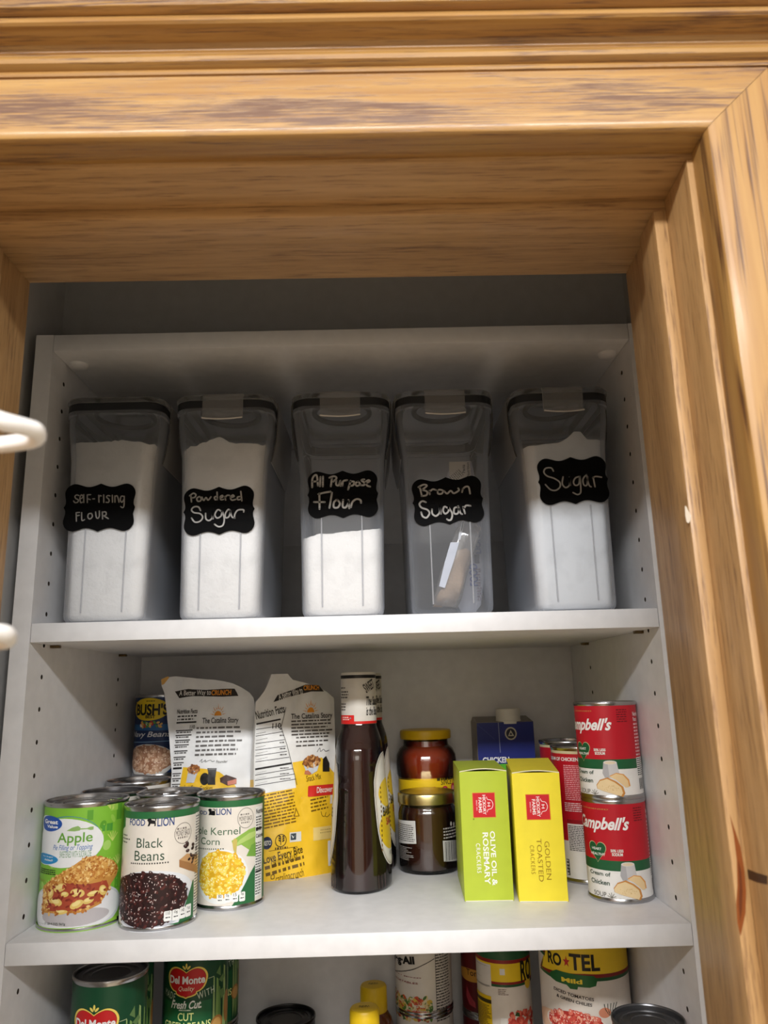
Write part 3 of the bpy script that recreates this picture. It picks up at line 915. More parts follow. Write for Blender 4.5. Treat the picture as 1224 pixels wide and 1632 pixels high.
slab('bag_film', [(402.8,301.5),(412.4,334.1),(423.3,359.8),(431.7,382.1),(439.7,394.5),(453.1,390.4),(458.9,381.4),(451.7,361.6),(440.2,329.7),(434.3,307.9),(429.0,297.2)], 34, 52, M_bag, bs, 5, bb)
slab('brown_sugar', [(404.3,300.2),(407.8,311.0),(413.6,318.2),(426.4,347.3),(431.9,358.9),(441.8,360.6),(448.3,355.4),(444.6,343.1),(432.0,310.4),(425.4,299.1)], 36, 50, M_brown, bs, 4, bb)
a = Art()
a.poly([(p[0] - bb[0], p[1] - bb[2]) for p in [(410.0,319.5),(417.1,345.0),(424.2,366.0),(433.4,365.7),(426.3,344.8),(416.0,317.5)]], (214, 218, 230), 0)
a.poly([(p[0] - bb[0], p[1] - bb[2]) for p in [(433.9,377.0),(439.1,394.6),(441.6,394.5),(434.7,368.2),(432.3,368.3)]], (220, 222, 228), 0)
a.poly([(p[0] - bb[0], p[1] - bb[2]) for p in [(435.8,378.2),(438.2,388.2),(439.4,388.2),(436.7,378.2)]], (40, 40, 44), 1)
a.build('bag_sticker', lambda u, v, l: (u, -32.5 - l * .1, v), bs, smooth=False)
bp = thing('brown_sugar_pouch', 'milky printed brown sugar pouch with blue lettering behind the bag of brown sugar', 'pouch', 450, 90, HA + 4, 0)
bb = (450, 90, HA + 4)
slab('pouch_film', [(425.7,443.7),(430.2,459.3),(442.2,472.2),(458.7,473.1),(463.4,442.8),(468.9,406.6),(468.7,368.6),(465.4,331.6),(460.8,304.9),(454.4,297.2),(438.6,297.0),(432.6,309.2),(445.3,333.3),(452.6,356.6),(448.4,394.3),(432.0,415.1)], 86, 112, M_pouch, bp, 3, bb)
a = Art()
for s, b in (('FOOD', [(449.3,351.1),(458.6,326.2)]), ('LION', [(457.7,383.4),(463.4,362.5)])):
    a.text(s, [(p[0] - bb[0], p[1] - bb[2]) for p in b], (46, 70, 138), .02, 0, 2, math.pi / 2 + .0)
a.rb([(p[0] - bb[0], p[1] - bb[2]) for p in [(455.6,361.5),(461.2,351.4)]], (30, 34, 60), 2)
a.bars([(p[0] - bb[0], p[1] - bb[2]) for p in [(457.0,346.5),(462.3,309.7)]], 12, (110, 90, 110), .4, seed=4)
a.build('brand_print', lambda u, v, l: (u, -8.2 - l * .1, v), bp, smooth=False)
a = Art()
a.text('Nutrition', [(p[0] - bb[0], p[1] - bb[2]) for p in [(452.0,470.0),(455.4,452.8)]], (24, 22, 22), .02, 0, 2, math.pi / 2)
a.text('Facts', [(p[0] - bb[0], p[1] - bb[2]) for p in [(446.8,467.4),(450.3,457.5)]], (24, 22, 22), .02, 0, 2, math.pi / 2)
a.bars([(p[0] - bb[0], p[1] - bb[2]) for p in [(435.4,461.8),(444.7,445.9)]], 7, (60, 50, 46), .35, seed=8, rot=-.9)
a.rb([(p[0] - bb[0], p[1] - bb[2]) for p in [(432.0,471.1),(456.4,441.7)]], (214, 206, 192), 0)
a.build('nutrition_print', lambda u, v, l: (u, -8.2 - l * .1, v), bp, smooth=False)

# ------------------------------------------------------------------ cans
def can_body(t, r, h, tab=False, lidm=None, rimm=None):
    rimm = rimm or M_steel
    lathe('body', [(0, 1.2), (r - 4, 1.2), (r - 2.4, .2), (r - .6, 0), (r, 1), (r, 3), (r - .8, 4.2), (r - .9, 5), (r - .9, h - 5), (r - .8, h - 4.2), (r, h - 3), (r + .1, h - 1), (r - .5, h), (r - 1.6, h - .2), (r - 2.2, h - 1.4)], rimm, t, 72)
    lid = lathe('lid', [(r - 2.2, h - 1.2), (r - 2.5, h - 4.4), (r - 5.2, h - 4.6), (r - 5.8, h - 3.4), (r - 8.8, h - 3.2), (r - 9.4, h - 4.2), (r - 14, h - 4.2), (r - 14.6, h - 3.6), (r - 17.5, h - 3.6), (r - 18, h - 4.4), (0, h - 4.4)], lidm or M_steel, t, 72, sharp=50)
    if tab:
        b = bmesh.new()
        tube_bm(b, [(7 * math.cos(q), -8 + 9 * math.sin(q), h - 2.2) for q in [2 * math.pi * i / 20 for i in range(20)]], 1.2, 8, True)
        box_bm(b, -4, 4, -2, 9, h - 3.6, h - 2, .5)
        o = from_bm('pull_tab', b, rimm, t, True)
        o.rotation_euler = (0, 0, 2.0)

def can(label, x, y, z, r, h, art, group='tins on the middle shelf', tab=False, rz=0.0, name='food_can', lidm=None, rimm=None):
    t = thing(name, label, 'can', x, y, z, rz, group)
    can_body(t, r, h, tab, lidm, rimm)
    art.build('label', cyl(r - .75, 0.0), t, du=3.0)
    return t

def band(a, r, z0, z1, c, L=0, u0=None, u1=None):
    u0 = -math.pi * r if u0 is None else u0
    u1 = math.pi * r if u1 is None else u1
    a.rect(u0, z0, u1, z1, c, L)

def lion(a, b, c, L=3):
    """small standing-lion emblem drawn as a few flat shapes inside the box"""
    x0, x1 = sorted((b[0][0], b[1][0])); y0, y1 = sorted((b[0][1], b[1][1]))
    w, h = x1 - x0, y1 - y0
    def P(*q): return [(x0 + q[i] * w, y0 + q[i + 1] * h) for i in range(0, len(q), 2)]
    a.poly(P(.02, .75, .12, .98, .45, 1, .5, .8, .5, .62, .95, .62, 1, .8, .94, .98, .6, 1, .6, .9, .85, .9, .9, .75, .85, .7, .55, .72, .55, .4, .95, .42, .95, .05, .8, .0, .82, .3, .4, .34, .3, .05, .1, 0, .2, .4, .15, .6), c, L)

def dots(a, b, n, r, c, L=3):
    for i in range(n):
        f = i / (n - 1)
        a.ell(b[0][0] + (b[1][0] - b[0][0]) * f, b[0][1] + (b[1][1] - b[0][1]) * f, r, r, c, L, n=8)

NAVY, DGREEN, CREAM = (34, 66, 128), (38, 74, 52), (236, 228, 216)
FGREEN = (44, 108, 62)
def in_ell(b):
    cx, cy = (b[0][0] + b[1][0]) / 2, (b[0][1] + b[1][1]) / 2
    rx, ry = abs(b[1][0] - b[0][0]) / 2, abs(b[1][1] - b[0][1]) / 2
    return lambda x, y: ((x - cx) / rx) ** 2 + ((y - cy) / ry) ** 2 < 1

def store_brand(kind):
    a = Art()
    r = 36.3
    band(a, r, 5, 106, FGREEN, 0)
    if kind == 'bean':
        Z = lambda q: q
        pts = [(-33.8,101.8),(-34.0,91.1),(-47.1,85.8),(-41.2,78.4),(-47.1,68.0),(-33.1,60.9),(-44.3,49.7),(-47.1,40.1),(-47.1,21.6),(-47.1,-4.6)]
        right = [(49.3,49.2)][0][0]
        a.poly([(right, 99.5), (pts[0][0], 99.5)] + pts + [(pts[-1][0], 5), (right, 5)], CREAM, 1)
        a.text('FOOD', [(-24.5,99.5),(-6.0,93.5)], NAVY, .012)
        lion(a, [(-4.3,100.2),(4.7,93.0)], (20, 20, 24))
        a.text('LION', [(5.8,100.4),(21.6,92.6)], NAVY, .012)
        a.text('Black', [(-14.1,82.2),(11.6,73.7)], DGREEN, -.004)
        a.text('Beans', [(-15.9,70.9),(13.3,62.1)], DGREEN, -.004)
        dots(a, [(-19.6,59.6),(16.9,59.7)], 16, .75, (60, 60, 56))
        c = [(22.3,94.8),(41.7,73.2)]
        cx, cy = (c[0][0] + c[1][0]) / 2, (c[0][1] + c[1][1]) / 2
        a.ring(cx, cy, abs(c[1][0] - c[0][0]) / 2, abs(c[1][0] - c[0][0]) / 2 * .98, .5, (120, 110, 104))
        a.bars([(24.8,90.2),(38.2,86.8)], 1, (120, 110, 104), .5, seed=2, word=1.5)
        a.text('MONEY BACK', [(23.6,87.2),(39.8,81.8)], (110, 100, 96))
        a.bars([(25.8,81.9),(37.7,78.4)], 1, (120, 110, 104), .5, seed=3, word=1.5)
        a.bars([(-38.5,85.2),(-23.6,75.8)], 3, (90, 84, 80), .35, seed=6, ragged=.4)
        a.poly([(28.0,60.2),(36.7,64.5),(57.2,59.4),(59.3,41.7),(40.0,48.8),(28.2,53.8)], (206, 160, 108), 2)
        a.poly([(28.0,60.2),(37.8,56.7),(58.4,48.4),(59.3,41.7),(40.0,48.6),(28.2,53.8)], (168, 120, 74), 2.2)
        bb = [(32.2,76.9),(53.6,55.3)]
        a.scatter(lambda x, y: True, bb, 16, 1.9, [(52, 28, 28), (38, 18, 20)], 3, 5, hi=(150, 120, 116))
        w = [(-46.9,53.2),(49.6,-2.6)]
        a.eb(w, (232, 234, 238), 2)
        w2 = [(-47.1,47.1),(43.2,1.7)]
        a.eb(w2, (196, 198, 206), 2.2)
        q = [(-47.1,51.7),(38.6,3.5)]
        a.eb(q, (44, 22, 22), 2.4)
        a.scatter(in_ell(q), q, 420, 1.75, [(58, 28, 28), (44, 20, 22), (34, 14, 16), (72, 36, 34), (86, 38, 34)], 3, 11, hi=(206, 190, 186))
        a.poly([(28.2,3.1),(36.3,18.7),(46.5,38.1),(48.4,38.9)] + [(right, 30), (right, 5), (18, 5)], FGREEN, 2.5)
        for i, (b, s) in enumerate((([(14.8,16.8),(22.1,7.9)], '110'), ([(22.5,16.9),(29.7,7.3)], '0g'), ([(29.8,17.4),(36.8,7.5)], '140'), ([(36.9,18.3),(44.4,7.4)], '1g'))):
            a.rr(b, (244, 244, 240), 5, 1.2)
            m = (b[0][1] + b[1][1]) / 2
            a.text(s, [(b[0][0] * .75 + b[1][0] * .25, m + 1), (b[0][0] * .25 + b[1][0] * .75, m + 4)], (30, 30, 30), L=5.6)
            a.bars([(b[0][0] * .8 + b[1][0] * .2, m - 2), (b[0][0] * .2 + b[1][0] * .8, m - .5)], 1, (40, 40, 40), .6, L=5.6, word=2)
        a.bars([(-33.6,10.7),(-18.5,8.6)], 2, (120, 118, 120), .4, seed=5)
        a.rect(right, 5, right + 16, 100, (240, 236, 228), 1)
        a.bars([(right + 1, 8), (right + 15, 98)], 34, (40, 40, 40), .4, 2, seed=9, ragged=.1, word=3)
    else:
        right = [(35.4,87.6)][0][0]
        a.rect(-60, 5, right + 14, 99.5, CREAM, 1)
        a.text('FOOD', ext([(-36.5,95.8),(-19.8,92.0)], .74), NAVY, .012)
        lion(a, [(-18.6,98.4),(-9.2,91.9)], (20, 20, 24))
        a.text('LION', [(-8.5,98.7),(7.1,92.3)], NAVY, .012)
        a.text('Whole Kernel', ext([(-36.7,79.8),(16.8,72.7)], .78), (52, 96, 62), -.004)
        a.text('Corn', [(-27.8,69.7),(-4.2,63.0)], (52, 96, 62), -.004)
        dots(a, [(-36.4,58.3),(-0.4,59.4)], 15, .7, (70, 80, 66))
        c = [(13.9,97.7),(32.2,77.8)]
        cx, cy = (c[0][0] + c[1][0]) / 2, (c[0][1] + c[1][1]) / 2
        a.ring(cx, cy, abs(c[1][0] - c[0][0]) / 2, abs(c[1][1] - c[0][1]) / 2, .5, (130, 124, 116))
        a.bars([(16.8,93.0),(28.8,90.0)], 1, (130, 124, 116), .5, seed=2, word=1.5)
        a.text('MONEY BACK', [(15.5,89.7),(30.5,85.2)], (120, 112, 106))
        a.bars([(17.7,84.7),(28.1,82.0)], 1, (130, 124, 116), .5, seed=3, word=1.5)
        a.poly([(8.0,66.7),(17.9,72.1),(26.6,76.1),(35.6,77.3),(36.1,49.4),(27.0,56.0),(18.1,62.1),(10.1,60.4)], (150, 190, 84), 2)
        a.poly([(10.1,60.4),(16.6,67.2),(26.7,72.3),(35.7,73.5),(35.8,68.4),(23.7,65.2)], (186, 212, 120), 2.3)
        a.poly([(24.0,50.2),(30.1,60.5),(35.9,62.1),(36.2,48.2)], (120, 168, 70), 2.4)
        a.poly([(8.7,65.4),(10.6,69.0),(13.9,67.5),(12.9,52.7),(11.2,55.3),(9.9,57.9)], (206, 186, 100), 2.5)
        e0 = [(-3.7,32.8),(26.3,6.6)]; R = e0[1][0] - e0[0][0]
        a.eb([(e0[0][0] - R, 2 * e0[0][1] - e0[1][1]), e0[1]], (240, 242, 240), 2)
        q = [(-3.8,34.6),(22.1,11.8)]; R = q[1][0] - q[0][0]; q = [(q[0][0] - R, 2 * q[0][1] - q[1][1]), q[1]]
        a.eb(q, (226, 176, 40), 2.4)
        a.scatter(in_ell(q), q, 420, 2.0, [(248, 212, 72), (242, 196, 54), (252, 226, 106), (236, 182, 44)], 3, 12, asp=1.25, hi=(255, 244, 180), hs=.35)
        a.poly([(9.2,4.2),(18.9,17.8),(29.0,33.3),(35.5,40.5)] + [(right, 40), (right, 5), (18, 5)], FGREEN, 2.5)
        for b, s in (([(-5.8,15.8),(0.8,7.8)], '80'), ([(1.9,16.4),(8.0,8.1)], '0g'), ([(9.1,16.9),(15.6,8.1)], '15'), ([(16.7,16.8),(23.0,7.9)], '5g')):
            a.rr(b, (246, 246, 240), 5, 1.2)
            m = (b[0][1] + b[1][1]) / 2
            a.text(s, [(b[0][0] * .75 + b[1][0] * .25, m + 1), (b[0][0] * .25 + b[1][0] * .75, m + 4)], (30, 30, 30), L=5.6)
            a.bars([(b[0][0] * .8 + b[1][0] * .2, m - 2), (b[0][0] * .2 + b[1][0] * .8, m - .5)], 1, (40, 40, 40), .6, L=5.6, word=2)
        a.rect(right, 9, right + 12, 97, (244, 242, 236), 2)
        a.text('Nutrition', [(right + .6, 90), (right + 16, 95)], (24, 24, 24), .02)
        a.text('Calories', [(right + .6, 66), (right + 15, 70)], (24, 24, 24), .02)
        a.bars([(right + .6, 72), (right + 11, 88)], 6, (50, 50, 50), .4, 3, seed=9, ragged=.1)
        a.bars([(right + .6, 10), (right + 11, 62)], 20, (50, 50, 50), .4, 3, seed=10, ragged=.1)
        for zz in (74, 32):
            a.rect(right + .4, zz, right + 11.6, zz + 1.6, (20, 20, 20), 3.5)
    return a

can('black beans can beside the green apple pie filling can at the front left', 122, 57.4, 0, 37.4, 111, store_brand('bean'))
CORN = can('whole kernel corn can with white and green label at right of the black beans can', 180, 119, 0, 36.9, 111, store_brand('corn'))

# apple pie filling
def apple_art():
    a = Art()
    r = 40.5
    LG = (134, 196, 62)
    band(a, r, 5, 110.5, LG, 0)
    rn = random.Random(3)
    for i in range(46):
        u, v = rn.uniform(-40, 50), rn.uniform(6, 108)
        c = rn.choice([(158, 208, 84), (112, 178, 52), (172, 216, 110), (96, 164, 48)])
        k = i % 3
        if k == 0: a.ell(u, v, rn.uniform(2, 6), rn.uniform(2, 5), c, .5 + i * .01, rn.uniform(0, 3))
        elif k == 1: a.rect(u, v, u + rn.uniform(4, 10), v + rn.uniform(6, 20), c, .5 + i * .01)
        else:
            for q in range(5):
                an = math.radians(50 + 20 * q)
                a.line((u, v), (u + 9 * math.cos(an), v + 9 * math.sin(an)), .9, (206, 224, 120), .9)
    for b in ([(29.2,92.7),(32.4,87.0)], [(33.8,93.6),(37.2,86.9)], [(37.4,93.6),(40.5,86.4)]):
        a.rb(b, (84, 160, 60), 1)
    e = [(-46.1,101.1),(31.4,56.5)]
    a.eb([(-36.9,103.3),(29.4,57.7)], (70, 130, 180), 1.0)
    a.eb([(-35.0,102.7),(29.0,57.3)], (134, 196, 62), 1.2)
    a.eb(e, (242, 244, 246), 1.5)
    a.eb([(-48.1,103.3),(-8.2,87.9)], (236, 240, 246), 1.9)
    a.eb([(-42.0,103.2),(-9.0,88.9)], (30, 84, 176), 2.2)
    a.text('Great', [(-35.3,99.7),(-13.7,95.8)], (255, 255, 255), .03)
    a.text('Value', [(-29.5,94.9),(-13.6,92.1)], (255, 255, 255), .03)
    a.poly([(-4.1,90.0),(1.4,92.9),(6.6,94.2),(9.0,92.6),(8.7,90.0),(3.8,89.4)], (150, 190, 110), 2)
    a.poly([(8.6,91.8),(15.0,91.7),(18.0,92.7),(20.9,92.6),(20.9,89.7),(18.2,89.6),(15.1,90.7),(8.9,90.7)], (150, 190, 110), 2)
    a.text('Apple', [(-13.0,88.2),(20.6,76.4)], (112, 172, 66), .012)
    a.text('Pie Filling or Topping', [(-17.6,77.2),(21.2,71.0)], (66, 118, 186), 0, .3)
    a.text('SWEETENED WITH SUCRALOSE', [(-9.6,71.6),(20.2,65.8)], (120, 160, 120))
    a.eb([(-48.1,69.2),(-10.2,58.3)], (236, 242, 246), 2.2)
    a.eb([(-48.1,68.5),(-11.0,58.9)], (44, 146, 206), 2.5)
    a.text('No Sugar', [(-33.8,66.5),(-16.4,65.3)], (255, 255, 255), .02)
    a.text('Added!', [(-30.1,63.9),(-17.3,62.2)], (255, 255, 255), .02)
    a.bars([(-39.0,55.1),(-11.8,49.8)], 3, (34, 44, 24), .55, seed=4, ragged=.25, word=2.2)
    a.bars([(-48.1,44.9),(-22.4,42.7)], 3, (160, 150, 60), .35, seed=5)
    a.eb([(-47.9,42.0),(56.6,-3.1)], (214, 216, 222), 2)
    a.eb([(-47.9,39.2),(54.2,0.6)], (236, 236, 238), 2.2)
    a.eb([(-26.9,20.3),(41.4,4.9)], (196, 190, 192), 2.4)
    body = [(-28.6,39.0),(-15.3,47.2),(-4.6,53.5),(5.7,59.3),(14.5,65.1),(22.7,65.7),(32.7,63.1),(43.1,58.3),(50.7,49.5),(48.7,43.8),(42.4,37.9),(36.1,28.1),(30.7,21.2),(22.4,18.7),(12.5,16.5),(2.3,16.8),(-15.1,16.6),(-27.9,16.1),(-28.3,27.0)]
    a.poly(body, (206, 148, 74), 3)
    a.poly([(-25.3,36.9),(-3.9,43.6),(17.0,40.8),(36.4,41.7),(39.3,35.5),(32.8,24.8),(24.3,21.3),(8.3,18.4),(-16.7,18.4),(-26.2,22.3)], (172, 76, 52), 3.3)
    rn = random.Random(9)
    for x, y, w, h, ro in ((560, 950, 60, 34, .3), (700, 990, 60, 36, -.2), (600, 1005, 34, 22, 0), (470, 1015, 30, 44, -.4), (412, 1010, 22, 46, 0), (820, 1000, 52, 22, .1), (520, 1080, 60, 34, -.2), (690, 1090, 58, 32, .4), (900, 980, 34, 46, .5), (780, 1060, 46, 26, .2), (430, 1090, 40, 30, 0), (560, 1165, 60, 18, .1)):
        q = [(-46.2,140.1),(-46.2,140.0)]
        p = AP(x, y)
        a.ell(p[0], p[1], w * .108, h * .108, (232, 200, 112), 3.6, ro)
        a.ell(p[0] - .4, p[1] + .8, w * .07, h * .06, (246, 224, 150), 3.9, ro)
    a.poly([(-27.6,39.1),(-15.3,47.2),(-4.6,53.5),(5.7,59.3),(14.5,65.1),(22.7,65.7),(32.7,63.1),(43.1,58.3),(50.7,49.5),(48.6,44.8),(38.8,43.8),(27.1,45.9),(17.0,41.3),(4.7,43.3),(-4.0,44.6),(-17.2,37.6)], (216, 160, 82), 4.2)
    CR = [(186, 116, 48), (236, 190, 112), (200, 130, 58), (244, 210, 140), (176, 104, 42), (222, 168, 88)]
    a.fillpoly([(-27.6,39.1),(-15.3,47.2),(-4.6,53.5),(5.7,59.3),(14.5,65.1),(22.7,65.7),(32.7,63.1),(43.1,58.3),(50.7,49.5),(48.6,44.8),(38.8,43.8),(27.1,45.9),(17.0,41.3),(4.7,43.3),(-4.0,44.6),(-17.2,37.6)], 620, 1.2, CR, 4.5, 5, 1.8)
    a.fillpoly([(-28.8,22.0),(-19.9,21.1),(-2.0,17.9),(12.2,20.0),(22.2,21.7),(32.6,26.8),(39.0,39.7),(44.2,42.7),(42.7,34.8),(33.0,21.7),(22.5,17.7),(10.5,15.8),(-15.0,15.4),(-28.6,15.1)], 230, 1.3, CR, 4.5, 7, 1.6)
    a.fillpoly([(-27.3,37.1),(-18.9,40.0),(-18.9,26.1),(-22.9,18.8),(-28.1,17.1)], 60, 1.2, CR, 4.3, 8, 1.6)
    a.fillpoly([(-25.3,36.9),(-3.9,43.6),(17.0,40.8),(36.4,41.7),(39.3,35.5),(32.8,24.8),(24.3,21.3),(8.3,18.4),(-16.7,18.4),(-26.2,22.3)], 60, 1.6, [(150, 58, 42), (190, 92, 60), (136, 48, 36)], 3.45, 9, 2.2)
    a.poly([(-48.0,5.2),(-37.0,3.7),(7.3,3.9),(34.1,3.6),(51.7,7.3),(52.5,-2.0),(34.5,-2.4),(7.5,-0.0),(-35.5,-2.0),(-48.0,-1.4)], (150, 200, 66), 4)
    a.text('(1 LB 4 OZ) 567g', [(-21.7,8.6),(0.5,6.0)], (40, 60, 30), .01, L=5)
    a.text('NET WT 20 OZ', [(-48.0,6.4),(-22.9,6.8)], (40, 60, 30), .01, L=5)
    return a
def AP(x, y):
    """bilinear place on the apple label from four surveyed corners"""
    c = [(-29.4,65.2),(42.9,61.5),(46.7,9.6),(-22.6,15.9)]
    s, t = (x - 400) / 600, (y - 700) / 500
    return tuple((c[0][i] * (1 - s) + c[1][i] * s) * (1 - t) + (c[3][i] * (1 - s) + c[2][i] * s) * t for i in (0, 1))
APPLE = can('large light-green apple pie filling can, front left corner of the middle shelf', 42.5, 67, 0, 41, 115, apple_art())
def plain(r, h, c, c2=None):
    a = Art()
    band(a, r - .7, 5, h - 5, c, 0)
    if c2:
        band(a, r - .7, h * .3, h * .86, c2, 1)
    return a
can('tin with dull steel lid tucked between the apple can and the taller tin behind it', 37.5, 164, 0, 36.6, 111, plain(36.6, 111, (214, 206, 196), (226, 220, 210)), lidm=M_tin)
can('wide steel-lidded tin standing directly in front of the navy beans can', 41.5, 241, 0, 39.6, 114, plain(39.6, 114, (226, 224, 220), (240, 238, 234)))
can('pull-tab tin hidden behind the black beans can, lid showing', 108, 140, 0, 36.7, 111, plain(36.7, 111, FGREEN, CREAM), tab=True)

def bush_art():
    a = Art()
    r = 35.9
    NB = (24, 48, 92)
    band(a, r, 5, 106, NB, 0)
    a.poly([(-46.3,66.9),(21.1,66.9),(21.4,58.9),(-46.3,59.5)], (40, 96, 150), 1)
    a.eb([(-37.2,101.3),(18.7,71.8)], (240, 206, 40), 1.5)
    a.poly([(-33.9,96.3),(18.5,95.2),(19.9,78.2),(-30.3,79.1)], (240, 206, 40), 1.7)
    a.text("BUSH'S", [(-31.2,93.9),(17.6,78.6)], (24, 20, 18), .035)
    a.text('BEST', [(-13.2,79.1),(0.6,74.8)], (24, 20, 18), .03)
    a.bars([(-13.0,98.1),(0.1,96.3)], 1, (90, 70, 20), .6, seed=3)
    rn = random.Random(2)
    bx = [(-20.5,70.1),(8.8,63.5)]
    a.scatter(lambda x, y: True, bx, 34, 1.7, [(200, 60, 44), (230, 180, 90), (90, 150, 60), (240, 230, 220)], 2.2, 4)
    a.text('Navy Beans', [(-40.8,57.8),(22.1,48.7)], (226, 226, 230), .015, .28)
    a.poly([(-46.4,44.3),(22.0,45.6),(22.0,44.7),(-46.4,43.2)], (120, 160, 200), 1.5)
    a.eb([(-46.3,41.8),(28.6,-0.4)], (220, 216, 210), 2)
    q = [(-46.4,40.0),(26.7,5.5)]
    a.eb(q, (164, 116, 86), 2.3)
    a.scatter(in_ell(q), q, 210, 2.6, [(206, 164, 132), (190, 142, 110), (222, 184, 152), (172, 122, 94)], 3, 3, hi=(240, 214, 190), hs=.3)
    return a
BUSH = can('navy beans can with dark blue label stacked in the back left corner', 45, 322, 111, 36.6, 106, bush_art())
dup(BUSH, 45, 322, 0, 'dark blue navy beans can hidden at the bottom of the back left stack')

# condensed soup
RED = (190, 24, 40)
def script_word(a, tail_box, c, L=3):
    a.text("Campbell's", tail_box, c, .03, .42, L)
def camp_art(s, top):
    a = Art()
    r = 32.8
    V = {}
    zr0, zg1, zg0 = (40.4, 40.4, 30.8)
    band(a, r, 4.6, 96, (240, 238, 234), 0)
    band(a, r, 40, 94.5, RED, 1)
    band(a, r, 30.5, 40.2, (28, 92, 54), 1.3)
    return a
def camp(kind):
    a = camp_art(kind, 0)
    if kind == 'b':
        a.text("Campbell's", ext([(-39.2,82.1),(5.3,65.8)], .72), (246, 242, 240), .03, .42)
        a.text('CONDENSED', ext([(-37.8,89.9),(-14.6,88.7)], .66), (206, 160, 90), .0)
        hb = [(-40.7,55.8),(-20.5,36.9)]; ht = (('HEART', [(-36.8,51.7),(-25.1,49.2)]), ('HEALTHY', [(-38.7,46.7),(-21.2,44.2)]))
        t1 = (('50% LESS', [(-15.6,51.1),(-3.1,48.4)]), ('SODIUM', [(-14.6,47.8),(-4.0,44.8)]))
        t2 = (('Cream of', ext([(-40.4,28.8),(-17.7,25.0)], .9)), ('Chicken', ext([(-40.6,21.0),(-19.3,16.5)], .93))); t3 = ('SOUP', [(-39.0,9.8),(-23.7,5.5)])
        cup = [(-8.2,39.2),(8.6,22.1)]; b1 = [(-15.7,14.6),(-11.5,19.9),(-3.5,22.4),(4.4,18.7),(11.4,13.1),(13.0,6.7),(10.5,3.2),(0.3,6.4),(-8.7,8.8),(-15.0,10.9)]; b2 = [(-1.7,23.9),(5.3,26.9),(13.0,25.5),(18.7,19.7),(19.6,13.3),(15.2,13.1),(10.3,17.0),(4.7,21.1)]
        nb = [(32.0,87.5),(41.2,24.6)]; sm = [(11.0,91.3),(23.8,77.0)]; lf = [(-20.8,9.1),(-15.8,5.1)]
    x0, x1 = hb[0][0], hb[1][0]; y1, y0 = hb[0][1], hb[1][1]
    cx, w, h = (x0 + x1) / 2, x1 - x0, y1 - y0
    def heart(k, c, L):
        P = []
        for i in range(40):
            t = 2 * math.pi * i / 40
            X = 16 * math.sin(t) ** 3; Y = 13 * math.cos(t) - 5 * math.cos(2 * t) - 2 * math.cos(3 * t) - math.cos(4 * t)
            P.append((cx + X / 32 * w * k, y0 + h * .55 + (Y + 2.5) / 29 * h * k))
        a.poly(P, c, L)
    heart(1.06, (206, 200, 150), 2.0); heart(1, (26, 90, 52), 2.3)
    for s, b in ht: a.text(s, b, (236, 240, 232), .02)
    for s, b in t1: a.text(s, b, (236, 240, 232), .03)
    for s, b in t2: a.text(s, b, (36, 70, 54), .015)
    a.text(t3[0], t3[1], (90, 84, 76), 0)
    for k in range(5):
        an = math.radians(20 + 35 * k)
        m = ((lf[0][0] + lf[1][0]) / 2, lf[1][1])
        a.line(m, (m[0] + 4.5 * math.cos(an), m[1] + 5 * math.sin(an)), .6, (120, 116, 104))
    x0, x1 = cup[0][0], cup[1][0]; yt, yb = cup[0][1], cup[1][1]
    w, h = x1 - x0, yt - yb
    a.poly([(x0 + .1 * w, yt - .12 * h), (x0, yb + .25 * h), (x0 + .12 * w, yb), (x1 - .15 * w, yb), (x1, yb + .25 * h), (x1 - .1 * w, yt - .12 * h)], (206, 204, 204), 2)
    a.poly([(x0 + .1 * w, yt - .12 * h), (x0, yb + .25 * h), (x0 + .12 * w, yb), (x0 + .4 * w, yb), (x0 + .35 * w, yt - .12 * h)], (180, 178, 180), 2.2)
    a.ell((x0 + x1) / 2, yt - .12 * h, w * .4, h * .12, (226, 222, 216), 2.4)
    a.ell((x0 + x1) / 2, yt - .13 * h, w * .33, h * .08, (232, 214, 184), 2.6)
    a.poly(b2, (226, 160, 84), 3.0); a.poly([(p[0] * .9 + (b2[0][0] + b2[4][0]) / 2 * .1 - .6, p[1] - .8) for p in b2], (240, 210, 160), 3.2)
    a.poly(b1, (204, 140, 70), 3.5)
    mx = sum(p[0] for p in b1) / len(b1); my = sum(p[1] for p in b1) / len(b1)
    a.poly([(mx + (p[0] - mx) * .9 - .9, my + (p[1] - my) * .88 - .3) for p in b1], (240, 214, 166), 3.8)
    rn = random.Random(3)
    for i in range(26):
        a.ell(mx + rn.uniform(-8, 8), my + rn.uniform(-3, 2), .5, .3, (216, 180, 120), 4.1, n=6)
    a.bars(sm, 6, (110, 14, 24), .45, seed=3)
    u0 = nb[0][0]
    a.text('Nutrition', [(u0 + .5, nb[0][1] - 4.4), (u0 + 14, nb[0][1])], (246, 230, 230), .02)
    a.text('Facts', [(u0 + .5, nb[0][1] - 9.6), (u0 + 8, nb[0][1] - 5.6)], (246, 230, 230), .02)
    a.bars([(u0 + .5, 42), (u0 + 13, nb[0][1] - 11)], 10, (240, 200, 204), .5, seed=5)
    a.rect(u0, 22, u0 + 14, 41, (240, 238, 234), 2)
    a.bars([(u0 + .5, 22.6), (u0 + 13, 40.6)], 9, (50, 60, 56), .5, L=2.5, seed=6)
    for i in range(9):
        a.rect(u0 + 2 + i * 1.2, 9, u0 + 2 + i * 1.2 + (.4 if i % 3 else .8), 20, (30, 30, 30), 2.5)
    return a
SOUP = can('lower of two stacked red and white cream of chicken soup cans at the right wall', 592.5, 98, 0, 33.4, 98.5, camp('b'))
dup(SOUP, 592.5, 98, 98.5, 'upper of two stacked red and white cream of chicken soup cans at the right wall', rz=([(-2.7,74.6)][0][0] - [(6.2,74.5)][0][0]) / 33)

